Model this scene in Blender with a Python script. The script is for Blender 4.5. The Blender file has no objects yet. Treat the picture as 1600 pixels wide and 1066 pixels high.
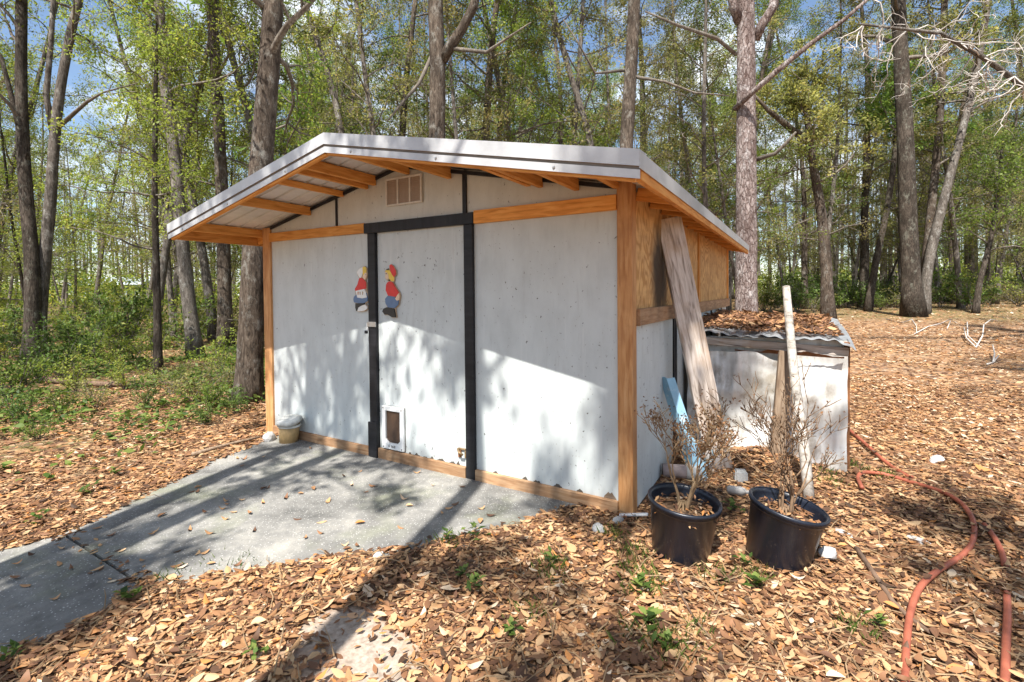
import bpy, bmesh, math, random
import numpy as np
from mathutils import Vector, Matrix

SC = bpy.context.scene
C = SC.collection
rng = np.random.default_rng(11)
random.seed(5)

# ------------------------------------------------------------------ camera
FPX, PYC, CAMH = 754.34, 470.17, 1.5                 # focal length and principal point in photo pixels, eye height (m)
YAW, PITCH, ROLL = math.radians(30.71), math.radians(1.113), math.radians(0.54)
CAM = Vector((1.036, -3.123, CAMH))
FW = Vector((-math.sin(YAW)*math.cos(PITCH), math.cos(YAW)*math.cos(PITCH), -math.sin(PITCH)))
_r0 = Vector((math.cos(YAW), math.sin(YAW), 0)); _d0 = FW.cross(_r0)
RT = _r0*math.cos(ROLL)+_d0*math.sin(ROLL)
DN = _d0*math.cos(ROLL)-_r0*math.sin(ROLL)
cd = bpy.data.cameras.new('camera'); cam = bpy.data.objects.new('camera', cd); C.objects.link(cam)
cd.sensor_width = 36; cd.lens = 36*FPX/1600; cd.shift_y = -(533-PYC)/1600
cd.clip_start = .05; cd.clip_end = 1500
m3 = Matrix((RT, -DN, -FW)).transposed()
cam.matrix_world = Matrix.Translation(CAM) @ m3.to_4x4()
SC.camera = cam

# ------------------------------------------------------------------ light
SUN_H = Vector((0.18, -1.0, 0)).normalized()         # horizontal direction towards the sun
SUN_EL = math.radians(57.5)
to_sun = Vector((SUN_H.x*math.cos(SUN_EL), SUN_H.y*math.cos(SUN_EL), math.sin(SUN_EL)))
w = bpy.data.worlds.new('World'); SC.world = w; w.use_nodes = True
nt = w.node_tree; bg = nt.nodes['Background']
sky = nt.nodes.new('ShaderNodeTexSky'); sky.sky_type = 'NISHITA'; sky.sun_disc = False
sky.sun_elevation = SUN_EL; sky.sun_rotation = math.atan2(SUN_H.x, SUN_H.y)
sky.air_density = 1.0; sky.dust_density = 0.6; sky.ozone_density = 1.0
tc = nt.nodes.new('ShaderNodeTexCoord')
cn = nt.nodes.new('ShaderNodeTexNoise'); cn.inputs['Scale'].default_value = 3.2; cn.inputs['Detail'].default_value = 7; cn.inputs['Roughness'].default_value = .55
cmap = nt.nodes.new('ShaderNodeMapping'); cmap.inputs['Scale'].default_value = (1, 1, 2.2)
nt.links.new(tc.outputs['Generated'], cmap.inputs['Vector']); nt.links.new(cmap.outputs[0], cn.inputs['Vector'])
cr = nt.nodes.new('ShaderNodeValToRGB'); cr.color_ramp.elements[0].position = .47; cr.color_ramp.elements[1].position = .69
nt.links.new(cn.outputs['Fac'], cr.inputs[0])
mx = nt.nodes.new('ShaderNodeMix'); mx.data_type = 'RGBA'
nt.links.new(cr.outputs[0], mx.inputs[0]); nt.links.new(sky.outputs[0], mx.inputs[6]); mx.inputs[7].default_value = (8.0, 8.4, 9.0, 1)
nt.links.new(mx.outputs[2], bg.inputs['Color'])
bg.inputs['Strength'].default_value = 0.10
sl = bpy.data.lights.new('sun', 'SUN'); sl.energy = 5.0; sl.angle = math.radians(.45); sl.color = (1, .955, .88)
so = bpy.data.objects.new('sun', sl); C.objects.link(so)
so.rotation_euler = to_sun.to_track_quat('Z', 'Y').to_euler(); so.location = (3, -12, 20)
SC.view_settings.view_transform = 'Standard'; SC.view_settings.look = 'None'
SC.view_settings.exposure = 1.05; SC.view_settings.gamma = 1
SC.render.engine = 'CYCLES'
cy = SC.cycles
cy.max_bounces = 7; cy.diffuse_bounces = 4; cy.glossy_bounces = 2; cy.transmission_bounces = 4; cy.transparent_max_bounces = 4
cy.caustics_reflective = False; cy.caustics_refractive = False
cy.use_denoising = True
cy.sample_clamp_indirect = 6

# ------------------------------------------------------------------ pixel helpers (a pixel gives a direction only)
def ray(px, py): return RT*((px-800)/FPX)+DN*((py-PYC)/FPX)+FW
def on_z(px, py, z=0.0):
    v = ray(px, py); return CAM+v*((z-CAM.z)/v.z)
def on_y(px, py, Y):
    v = ray(px, py); return CAM+v*((Y-CAM.y)/v.y)
def on_x(px, py, X):
    v = ray(px, py); return CAM+v*((X-CAM.x)/v.x)
def at(px, py, depth): return CAM+ray(px, py)*depth

# ------------------------------------------------------------------ small value noise (numpy)
_perm = np.random.default_rng(3).random((256, 256))
def vnoise(x, y):
    x = np.asarray(x, float); y = np.asarray(y, float)
    xi = np.floor(x).astype(int); yi = np.floor(y).astype(int); fx = x-xi; fy = y-yi
    fx = fx*fx*(3-2*fx); fy = fy*fy*(3-2*fy)
    g = lambda a, b: _perm[a & 255, b & 255]
    return (g(xi, yi)*(1-fx)+g(xi+1, yi)*fx)*(1-fy)+(g(xi, yi+1)*(1-fx)+g(xi+1, yi+1)*fx)*fy
def fbm(x, y, o=4):
    s = 0; a = .5
    for k in range(o): s = s+a*vnoise(x*2**k+k*17.3, y*2**k+k*9.1); a *= .5
    return s

# ------------------------------------------------------------------ materials
MATS = {}
def nodes(name, rough=.8, metal=0.0, spec=.3):
    m = bpy.data.materials.new(name); m.use_nodes = True
    n = m.node_tree.nodes; l = m.node_tree.links; b = n['Principled BSDF']
    b.inputs['Roughness'].default_value = rough; b.inputs['Metallic'].default_value = metal
    b.inputs['Specular IOR Level'].default_value = spec
    MATS[name] = m
    return m, n, l, b
def tex(n, l, kind, scale, stretch=(1, 1, 1), detail=6, rough=.6, coord='Object', rot=(0, 0, 0), dist=0, loc=(0, 0, 0)):
    t = n.new('ShaderNodeTexCoord'); mp = n.new('ShaderNodeMapping')
    mp.inputs['Scale'].default_value = stretch; mp.inputs['Rotation'].default_value = rot; mp.inputs['Location'].default_value = loc
    l.new(t.outputs[coord], mp.inputs['Vector'])
    if kind == 'noise':
        x = n.new('ShaderNodeTexNoise'); x.inputs['Detail'].default_value = detail; x.inputs['Roughness'].default_value = rough; x.inputs['Distortion'].default_value = dist
    elif kind == 'voronoi':
        x = n.new('ShaderNodeTexVoronoi')
    elif kind == 'edge':
        x = n.new('ShaderNodeTexVoronoi'); x.feature = 'DISTANCE_TO_EDGE'
    elif kind == 'wave':
        x = n.new('ShaderNodeTexWave'); x.inputs['Distortion'].default_value = dist; x.inputs['Detail'].default_value = 3
    x.inputs['Scale'].default_value = scale
    l.new(mp.outputs[0], x.inputs['Vector'])
    return x
def ramp(n, l, src, stops):
    r = n.new('ShaderNodeValToRGB'); e = r.color_ramp.elements
    while len(e) < len(stops): e.new(.5)
    for i, (p, c) in enumerate(stops):
        e[i].position = p; e[i].color = (c, c, c, 1) if isinstance(c, (int, float)) else (*c, 1)
    l.new(src, r.inputs[0]); return r.outputs[0]
def mix(n, l, fac, a, b, mode='MIX'):
    x = n.new('ShaderNodeMix'); x.data_type = 'RGBA'; x.blend_type = mode
    for s, v in ((0, fac), (6, a), (7, b)):
        if hasattr(v, 'node'): l.new(v, x.inputs[s])
        elif s == 0: x.inputs[0].default_value = v
        else: x.inputs[s].default_value = (*v, 1)
    return x.outputs[2]
def bump(n, l, b, src, strength=.3, dist=.01):
    x = n.new('ShaderNodeBump'); x.inputs['Strength'].default_value = strength; x.inputs['Distance'].default_value = dist
    l.new(src, x.inputs['Height']); l.new(x.outputs[0], b.inputs['Normal'])
def objrand(n): return n.new('ShaderNodeObjectInfo').outputs['Random']

def wood(name, dark, mid, light, grime=None, rough=.75, gscale=9):
    m, n, l, b = nodes(name, rough)
    inf = n.new('ShaderNodeObjectInfo'); tcd = n.new('ShaderNodeTexCoord'); mp = n.new('ShaderNodeMapping')
    mp.inputs['Scale'].default_value = (.55, 5, 5)
    add = n.new('ShaderNodeVectorMath'); add.operation = 'ADD'
    sc = n.new('ShaderNodeVectorMath'); sc.operation = 'SCALE'; sc.inputs[0].default_value = (7, 3, 5)
    l.new(inf.outputs['Random'], sc.inputs['Scale']); l.new(tcd.outputs['Object'], add.inputs[0]); l.new(sc.outputs[0], add.inputs[1]); l.new(add.outputs[0], mp.inputs[0])
    g = n.new('ShaderNodeTexNoise'); g.inputs['Scale'].default_value = gscale; g.inputs['Detail'].default_value = 6; g.inputs['Distortion'].default_value = .6
    l.new(mp.outputs[0], g.inputs['Vector'])
    col = ramp(n, l, g.outputs['Fac'], [(.3, dark), (.5, mid), (.72, light)])
    v = tex(n, l, 'voronoi', 2.2, (1.2, 3, 3))                      # knots
    k = ramp(n, l, v.outputs['Distance'], [(.09, .9), (.17, 0)])
    col = mix(n, l, k, col, tuple(c*.42 for c in dark))
    if grime:
        gn = tex(n, l, 'noise', 3, (1, 1, 1)); gm = ramp(n, l, gn.outputs['Fac'], [(.48, 0), (.68, .75)])
        col = mix(n, l, gm, col, grime)
    hs = n.new('ShaderNodeHueSaturation'); mr = n.new('ShaderNodeMapRange'); mr.inputs[3].default_value = .82; mr.inputs[4].default_value = 1.15
    l.new(inf.outputs['Random'], mr.inputs[0]); l.new(mr.outputs[0], hs.inputs['Value']); l.new(col, hs.inputs['Color'])
    l.new(hs.outputs[0], b.inputs['Base Color'])
    bump(n, l, b, g.outputs['Fac'], .35, .004)
    return m
wood('lumber', (.46, .175, .035), (.66, .29, .07), (.74, .38, .115))
wood('lumber_post', (.36, .155, .055), (.5, .25, .1), (.6, .34, .155), grime=(.34, .16, .07))
wood('lumber_worn', (.25, .13, .06), (.37, .215, .115), (.46, .3, .175), grime=(.22, .13, .075))
wood('board_grey', (.16, .12, .095), (.48, .41, .355), (.66, .6, .55), grime=(.42, .29, .19), gscale=8)
wood('board_brown', (.15, .1, .065), (.24, .17, .115), (.33, .25, .18))

def plywood():
    m, n, l, b = nodes('plywood', .7)
    xn = tex(n, l, 'noise', 1.5, (1, 1.5, .8), detail=2, rough=.45, dist=.8)
    mu = n.new('ShaderNodeMath'); mu.operation = 'MULTIPLY'; l.new(xn.outputs['Fac'], mu.inputs[0]); mu.inputs[1].default_value = 95
    sn = n.new('ShaderNodeMath'); sn.operation = 'SINE'; l.new(mu.outputs[0], sn.inputs[0])
    xr = n.new('ShaderNodeMapRange'); xr.inputs[1].default_value = -1; l.new(sn.outputs[0], xr.inputs[0])
    x2 = tex(n, l, 'noise', 5, (1, .8, 3))
    col = ramp(n, l, xr.outputs[0], [(.1, (.46, .235, .075)), (.4, (.6, .345, .13)), (.9, (.66, .4, .165))])
    col = mix(n, l, ramp(n, l, x2.outputs['Fac'], [(.4, 0), (.75, .5)]), col, (.27, .135, .05))
    # black patch in the ply colour beside the leaning board, edge ragged by noise
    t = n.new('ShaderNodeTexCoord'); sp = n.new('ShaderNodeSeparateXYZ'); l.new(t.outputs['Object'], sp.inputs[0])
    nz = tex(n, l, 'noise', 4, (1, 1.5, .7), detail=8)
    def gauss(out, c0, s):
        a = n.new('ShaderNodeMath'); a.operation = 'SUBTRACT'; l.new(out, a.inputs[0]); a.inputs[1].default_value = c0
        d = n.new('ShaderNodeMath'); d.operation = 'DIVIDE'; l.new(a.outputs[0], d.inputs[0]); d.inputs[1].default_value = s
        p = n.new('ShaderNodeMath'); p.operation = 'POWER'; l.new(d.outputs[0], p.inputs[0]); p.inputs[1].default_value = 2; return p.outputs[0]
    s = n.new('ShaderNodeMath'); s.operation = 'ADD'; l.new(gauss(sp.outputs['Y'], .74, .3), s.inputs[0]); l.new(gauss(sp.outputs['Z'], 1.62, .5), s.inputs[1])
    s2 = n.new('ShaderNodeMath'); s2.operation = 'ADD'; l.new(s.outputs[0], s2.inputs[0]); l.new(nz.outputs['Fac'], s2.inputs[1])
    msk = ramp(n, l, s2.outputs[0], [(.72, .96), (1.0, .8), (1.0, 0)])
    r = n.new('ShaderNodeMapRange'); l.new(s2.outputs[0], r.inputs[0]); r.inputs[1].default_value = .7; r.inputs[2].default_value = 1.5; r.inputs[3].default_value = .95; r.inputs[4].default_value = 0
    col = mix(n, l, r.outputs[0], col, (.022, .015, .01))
    sv = tex(n, l, 'voronoi', 9, (1, 1, 1)); col = mix(n, l, ramp(n, l, sv.outputs['Distance'], [(.03, .8), (.06, 0)]), col, (.05, .03, .02))
    l.new(col, b.inputs['Base Color']); bump(n, l, b, x2.outputs['Fac'], .2, .004)
plywood()

def painted(name, base, streak=(.72, .73, .72), speck=.85):
    m, n, l, b = nodes(name, .55, 0, .35)
    a = tex(n, l, 'noise', 3.2, (1.6, 1.6, .8), detail=8, rough=.65)
    col = ramp(n, l, a.outputs['Fac'], [(.3, tuple(c*.86 for c in base)), (.55, base), (.8, tuple(min(.8, c*1.08) for c in base))])
    s = tex(n, l, 'noise', 4.5, (5, 5, .33), detail=7, rough=.7)          # vertical wash streaks
    col = mix(n, l, ramp(n, l, s.outputs['Fac'], [(.58, 0), (.8, .6)]), col, streak)
    s2 = tex(n, l, 'noise', 6, (4.5, 4.5, .4), detail=8, rough=.75, loc=(3, 7, 1))
    col = mix(n, l, ramp(n, l, s2.outputs['Fac'], [(.56, 0), (.78, .6)]), col, (.34, .34, .335))
    v = tex(n, l, 'noise', 34, (1, 1, .8), detail=3, rough=.6); gate = tex(n, l, 'noise', 1.4, (1, 1, 1), loc=(9, 2, 4))
    vm = ramp(n, l, v.outputs['Fac'], [(.665, 0), (.7, speck)])
    gm = ramp(n, l, gate.outputs['Fac'], [(.36, 0), (.5, 1)])
    mm = n.new('ShaderNodeMath'); mm.operation = 'MULTIPLY'; l.new(vm, mm.inputs[0]); l.new(gm, mm.inputs[1])
    col = mix(n, l, mm.outputs[0], col, (.06, .05, .045))
    v2 = tex(n, l, 'voronoi', 27, (1, 1, .6), loc=(1, 5, 2)); vm2 = ramp(n, l, v2.outputs['Distance'], [(.05, .5), (.1, 0)])
    mm2 = n.new('ShaderNodeMath'); mm2.operation = 'MULTIPLY'; l.new(vm2, mm2.inputs[0]); l.new(gm, mm2.inputs[1])
    col = mix(n, l, mm2.outputs[0], col, (.2, .17, .14))
    l.new(col, b.inputs['Base Color']); bump(n, l, b, a.outputs['Fac'], .12, .006)
painted('panel_white', (.545, .585, .585))
painted('panel_gable', (.56, .58, .56), (.68, .68, .64), .9)

def simple(name, col, rough=.6, metal=0, var=.15, scale=12, stretch=(1, 1, 1), bstr=.15, spec=.3, dist=.004):
    m, n, l, b = nodes(name, rough, metal, spec)
    a = tex(n, l, 'noise', scale, stretch, detail=6)
    c = ramp(n, l, a.outputs['Fac'], [(.3, tuple(x*(1-var) for x in col)), (.7, tuple(min(1, x*(1+var)) for x in col))])
    l.new(c, b.inputs['Base Color'])
    if bstr: bump(n, l, b, a.outputs['Fac'], bstr, dist)
    return m, n, l, b, c
m_, n_, l_, b_, c_ = simple('black_paint', (.014, .014, .017), .5, 0, .5, 6, (4, 4, .5))
v_ = tex(n_, l_, 'noise', 22, (1, 1, .35), detail=8, rough=.8)
l_.new(mix(n_, l_, ramp(n_, l_, v_.outputs['Fac'], [(.6, 0), (.75, .5)]), c_, (.12, .11, .1)), b_.inputs['Base Color'])
simple('trim_metal', (.5, .5, .505), .42, .2, .22, 2.5, (1, 1, 1), .05, .5)
simple('roof_metal', (.7, .7, .69), .5, .05, .14, 5, (1, .6, 1), .1, .5)
m_, n_, l_, b_, c_ = simple('galvanised', (.44, .46, .48), .42, .5, .25, 6, (1, .4, 1), .15, .5)
v_ = tex(n_, l_, 'noise', 3.5, (1, 1, 1), detail=9, rough=.7)
l_.new(mix(n_, l_, ramp(n_, l_, v_.outputs['Fac'], [(.52, 0), (.66, .85)]), c_, (.2, .1, .05)), b_.inputs['Base Color'])
simple('step_grey', (.2, .19, .18), .8)
simple('gap_dark', (.10, .085, .07), .9)
simple('screw_metal', (.4, .4, .4), .35, .8, .1, 20, bstr=0)
simple('white_plastic', (.74, .75, .75), .4, 0, .06, 8, bstr=0, spec=.5)
simple('flap_plastic', (.075, .045, .03), .22, 0, .5, 9, (1, 1, .5), .1, spec=.6)
simple('vent_brown', (.36, .29, .24), .7, 0, .15, 20)
simple('vent_white', (.62, .6, .56), .6, 0, .1, 20)
simple('rust', (.2, .085, .035), .85, 0, .5, 14, bstr=.4)
simple('brass_rust', (.25, .17, .09), .6, .4, .5, 25, bstr=.3)
simple('pot_black', (.008, .011, .02), .36, 0, .4, 7, (1, 1, .6), .06, spec=.5)
m_, n_, l_, b_ = MATS['pot_black'], MATS['pot_black'].node_tree.nodes, MATS['pot_black'].node_tree.links, MATS['pot_black'].node_tree.nodes['Principled BSDF']
v_ = tex(n_, l_, 'noise', 26, (1, 1, 1), detail=9, rough=.8); g_ = tex(n_, l_, 'noise', 5, (1, 1, 1), loc=(4, 4, 4))
mm_ = n_.new('ShaderNodeMath'); mm_.operation = 'MULTIPLY'
l_.new(ramp(n_, l_, v_.outputs['Fac'], [(.58, 0), (.66, .6)]), mm_.inputs[0]); l_.new(ramp(n_, l_, g_.outputs['Fac'], [(.5, 0), (.62, 1)]), mm_.inputs[1])
src_ = b_.inputs['Base Color'].links[0].from_socket
l_.new(mix(n_, l_, mm_.outputs[0], src_, (.24, .2, .16)), b_.inputs['Base Color'])
simple('soil', (.16, .1, .06), .95, 0, .5, 30, bstr=.8, dist=.02)
simple('dry_stem', (.29, .195, .11), .85, 0, .25, 20, bstr=.3)
simple('dry_stem_dark', (.2, .13, .08), .85, 0, .25, 20, bstr=.3)
simple('hose_red', (.32, .095, .055), .55, 0, .35, 7, bstr=.1)
simple('blue_metal', (.27, .47, .6), .4, .1, .18, 7, (1, 1, .4), .1, .5)
m_, n_, l_, b_ = MATS['blue_metal'], MATS['blue_metal'].node_tree.nodes, MATS['blue_metal'].node_tree.links, MATS['blue_metal'].node_tree.nodes['Principled BSDF']
v_ = tex(n_, l_, 'noise', 9, (1, 1, 1), detail=9, rough=.75)
l_.new(mix(n_, l_, ramp(n_, l_, v_.outputs['Fac'], [(.56, 0), (.66, .9)]), b_.inputs['Base Color'].links[0].from_socket, (.55, .6, .62)), b_.inputs['Base Color'])
simple('clay_pipe', (.36, .28, .26), .7, 0, .35, 10, bstr=.2)
simple('cement', (.42, .42, .41), .9, 0, .2, 15, bstr=.4, dist=.01)
simple('pale_stone', (.42, .41, .4), .85, 0, .2, 9, bstr=.4, dist=.01)
simple('bucket_yellow', (.5, .33, .15), .6, 0, .35, 12, (1, 1, .6), .15)
simple('bucket_lid', (.62, .62, .58), .65, 0, .25, 14, bstr=.2)
simple('twig_pale', (.5, .46, .42), .85, 0, .2, 15, bstr=.2)
simple('log_brown', (.17, .11, .075), .9, 0, .4, 8, (1, 1, 1), .6, dist=.02)
simple('far_wall', (.62, .68, .74), .7, 0, .1, 2, bstr=0)
simple('far_roof', (.5, .55, .6), .5, .1, .15, 2, bstr=0)
simple('far_glass', (.06, .08, .1), .15, 0, .2, 2, bstr=0, spec=.6)
for nm, cc in dict(paint_red=(.62, .02, .015), paint_white=(.75, .75, .72), paint_yellow=(.72, .5, .06), paint_blue=(.1, .17, .3), paint_black=(.012, .012, .012), paint_skin=(.72, .52, .36), paint_edge=(.45, .33, .22), paint_orange=(.5, .2, .05)).items():
    simple(nm, cc, .4, 0, .1, 30, bstr=0, spec=.5)

def birch():
    m, n, l, b = nodes('pale_bark', .8)
    a = tex(n, l, 'noise', 6, (.6, 3, 3), detail=8, rough=.7)
    col = ramp(n, l, a.outputs['Fac'], [(.36, (.12, .1, .085)), (.47, (.34, .31, .27)), (.64, (.52, .49, .45))])
    k = tex(n, l, 'noise', 8, (3, .6, .6), detail=5); col = mix(n, l, ramp(n, l, k.outputs['Fac'], [(.6, 0), (.68, .8)]), col, (.17, .13, .1))
    l.new(col, b.inputs['Base Color']); bump(n, l, b, a.outputs['Fac'], .4, .006)
birch()

def bark(name, dark, mid, light, scale=26, stretch=(1, 1, .22), plate=None, lichen=None, depth=.03):
    m, n, l, b = nodes(name, .92, 0, .12)
    a = tex(n, l, 'noise', scale, stretch, detail=9, rough=.72, dist=1.2)
    big = tex(n, l, 'noise', 3.1, (1, 1, .5), detail=7, rough=.65, loc=(5, 3, 2))
    col = ramp(n, l, a.outputs['Fac'], [(.36, dark), (.5, mid), (.66, light)])
    col = mix(n, l, ramp(n, l, big.outputs['Fac'], [(.38, .65), (.62, 0)]), col, dark)
    h = a.outputs['Fac']
    if plate:
        nz = tex(n, l, 'noise', 9, (1, 1, .5), detail=4)
        t = n.new('ShaderNodeTexCoord'); mp = n.new('ShaderNodeMapping'); mp.inputs['Scale'].default_value = (1, 1, .42)
        ad = n.new('ShaderNodeVectorMath'); ad.operation = 'MULTIPLY_ADD'; l.new(nz.outputs['Color'], ad.inputs[0]); ad.inputs[1].default_value = (.11, .11, .2)
        l.new(t.outputs['Object'], ad.inputs[2]); l.new(ad.outputs[0], mp.inputs[0])
        e = n.new('ShaderNodeTexVoronoi'); e.feature = 'DISTANCE_TO_EDGE'; e.inputs['Scale'].default_value = plate; l.new(mp.outputs[0], e.inputs['Vector'])
        ed = ramp(n, l, e.outputs['Distance'], [(0, .25), (.09, 1)])
        col = mix(n, l, ed, dark, col, 'MIX')
        mm = n.new('ShaderNodeMath'); mm.operation = 'MULTIPLY_ADD'; l.new(ed, mm.inputs[0]); mm.inputs[1].default_value = .5; l.new(h, mm.inputs[2]); h = mm.outputs[0]
    if lichen:
        q = tex(n, l, 'noise', 5.5, (1, 1, .6), detail=9, rough=.8, loc=(2, 8, 1))
        col = mix(n, l, ramp(n, l, q.outputs['Fac'], [(.53, 0), (.64, .75)]), col, lichen)
    l.new(col, b.inputs['Base Color']); bump(n, l, b, h, 1.0, depth)
bark('bark_oak', (.03, .023, .018), (.115, .088, .068), (.24, .195, .155), lichen=(.29, .28, .25))
bark('bark_dark', (.022, .018, .014), (.075, .06, .048), (.165, .135, .11), lichen=(.2, .2, .165))
bark('bark_grey', (.05, .042, .036), (.16, .138, .118), (.31, .275, .24), lichen=(.37, .36, .33))
bark('bark_pale', (.07, .058, .048), (.2, .175, .15), (.36, .32, .28))
bark('bark_pine', (.09, .058, .05), (.3, .235, .215), (.5, .45, .43), scale=20, stretch=(1, 1, .35), plate=15, lichen=(.58, .54, .53))
bark('bark_branch', (.09, .075, .062), (.21, .18, .15), (.34, .31, .27), scale=18)

def leafmat(name, stops, trans=.35, rough=.55):
    m, n, l, b = nodes(name, rough, 0, .25)
    at_ = n.new('ShaderNodeAttribute'); at_.attribute_name = 'rnd'
    col = ramp(n, l, at_.outputs['Fac'], stops)
    hsv = n.new('ShaderNodeHueSaturation'); orr = objrand(n)
    for inp, lo, hi in (('Value', .72, 1.25), ('Hue', .482, .518)):
        mr = n.new('ShaderNodeMapRange'); mr.inputs[3].default_value = lo; mr.inputs[4].default_value = hi; l.new(orr, mr.inputs[0]); l.new(mr.outputs[0], hsv.inputs[inp])
    if name not in ('leaf_dry', 'leaf_dead_dark', 'leaf_weed'): l.new(col, hsv.inputs['Color']); col = hsv.outputs[0]
    l.new(col, b.inputs['Base Color'])
    if trans:
        t = n.new('ShaderNodeBsdfTranslucent'); mxs = n.new('ShaderNodeMixShader'); mxs.inputs[0].default_value = trans
        br = mix(n, l, 1.0, col, (1.25, 1.25, .8), 'MULTIPLY'); l.new(br, t.inputs['Color'])
        l.new(b.outputs[0], mxs.inputs[1]); l.new(t.outputs[0], mxs.inputs[2]); l.new(mxs.outputs[0], n['Material Output'].inputs['Surface'])
leafmat('leaf_spring', [(0, (.07, .105, .018)), (.35, (.2, .26, .045)), (.75, (.37, .41, .09)), (1, (.47, .4, .12))], .5)
leafmat('leaf_green', [(0, (.035, .06, .014)), (.4, (.12, .185, .035)), (.8, (.25, .32, .07)), (1, (.36, .36, .11))], .5)
leafmat('leaf_olive', [(0, (.06, .062, .022)), (.4, (.18, .185, .06)), (.75, (.36, .33, .13)), (1, (.43, .31, .13))], .5)
leafmat('leaf_weed', [(0, (.03, .06, .014)), (.5, (.095, .16, .03)), (1, (.22, .27, .07))])
LIT = [(0, (.055, .033, .02)), (.15, (.13, .065, .038)), (.34, (.245, .122, .062)), (.54, (.37, .195, .092)), (.72, (.47, .28, .14)), (.86, (.56, .385, .22)), (.92, (.5, .2, .055)), (1, (.63, .51, .37))]
leafmat('leaf_dry', LIT, .12, .6)
leafmat('leaf_dead_dark', [(0, (.07, .035, .018)), (.5, (.17, .085, .04)), (1, (.28, .14, .06))], .1)

def groundmat():
    m, n, l, b = nodes('ground_soil', .95, 0, .1)
    v = tex(n, l, 'voronoi', 16, (1, 1, 1)); v.inputs['Randomness'].default_value = 1
    sep = n.new('ShaderNodeSeparateColor'); l.new(v.outputs['Color'], sep.inputs[0])
    leafc = ramp(n, l, sep.outputs[0], [(p, tuple(x*.8 for x in c)) for p, c in LIT])
    a = tex(n, l, 'noise', 2.0, detail=8)
    dirt = ramp(n, l, a.outputs['Fac'], [(.3, (.15, .1, .07)), (.7, (.3, .22, .16))])
    col = mix(n, l, ramp(n, l, a.outputs['Fac'], [(.4, .85), (.65, .55)]), dirt, leafc)
    t = n.new('ShaderNodeAttribute'); t.attribute_name = 'sand'
    fine = tex(n, l, 'noise', 45, detail=8); sandc = ramp(n, l, fine.outputs['Fac'], [(.3, (.24, .19, .15)), (.7, (.46, .39, .325))])
    col = mix(n, l, t.outputs['Fac'], col, sandc)
    t2 = n.new('ShaderNodeAttribute'); t2.attribute_name = 'green'
    gn = tex(n, l, 'noise', 9, detail=8); gm = n.new('ShaderNodeMath'); gm.operation = 'MULTIPLY'
    l.new(t2.outputs['Fac'], gm.inputs[0]); l.new(ramp(n, l, gn.outputs['Fac'], [(.45, 0), (.6, 1)]), gm.inputs[1])
    col = mix(n, l, gm.outputs[0], col, (.075, .1, .03))
    l.new(col, b.inputs['Base Color']); bump(n, l, b, v.outputs['Distance'], .5, .02)
groundmat()

def concrete():
    m, n, l, b = nodes('concrete_old', .9, 0, .2)
    a = tex(n, l, 'noise', 1.7, detail=10, rough=.72)
    col = ramp(n, l, a.outputs['Fac'], [(.34, (.1, .098, .093)), (.52, (.22, .214, .2)), (.74, (.42, .4, .355))])
    v = tex(n, l, 'voronoi', 55); col = mix(n, l, ramp(n, l, v.outputs['Distance'], [(.12, .65), (.24, 0)]), col, (.6, .59, .57))
    v2 = tex(n, l, 'voronoi', 80, loc=(3, 3, 0)); col = mix(n, l, ramp(n, l, v2.outputs['Distance'], [(.1, .7), (.2, 0)]), col, (.1, .1, .1))
    g = tex(n, l, 'noise', 1.5, detail=7, loc=(5, 1, 0)); col = mix(n, l, ramp(n, l, g.outputs['Fac'], [(.52, 0), (.7, .45)]), col, (.22, .24, .13))
    f = tex(n, l, 'noise', 70, detail=6)
    l.new(col, b.inputs['Base Color']); bump(n, l, b, f.outputs['Fac'], .5, .006)
concrete()

def sheet_paint():
    m, n, l, b = nodes('crumpled_sheet', .38, .1, .5)
    a = tex(n, l, 'noise', 3, detail=8)
    col = ramp(n, l, a.outputs['Fac'], [(.36, (.36, .33, .28)), (.47, (.58, .57, .54)), (.62, (.74, .74, .73))])
    s = tex(n, l, 'noise', 3.2, (2, 2, 1), detail=9, rough=.7, loc=(1, 2, 3))
    col = mix(n, l, ramp(n, l, s.outputs['Fac'], [(.5, 0), (.66, .85)]), col, (.27, .22, .17))
    v = tex(n, l, 'noise', 17, detail=9, rough=.8); col = mix(n, l, ramp(n, l, v.outputs['Fac'], [(.64, 0), (.7, .8)]), col, (.17, .1, .06))
    l.new(col, b.inputs['Base Color']); bump(n, l, b, a.outputs['Fac'], .1, .01)
sheet_paint()

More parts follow.
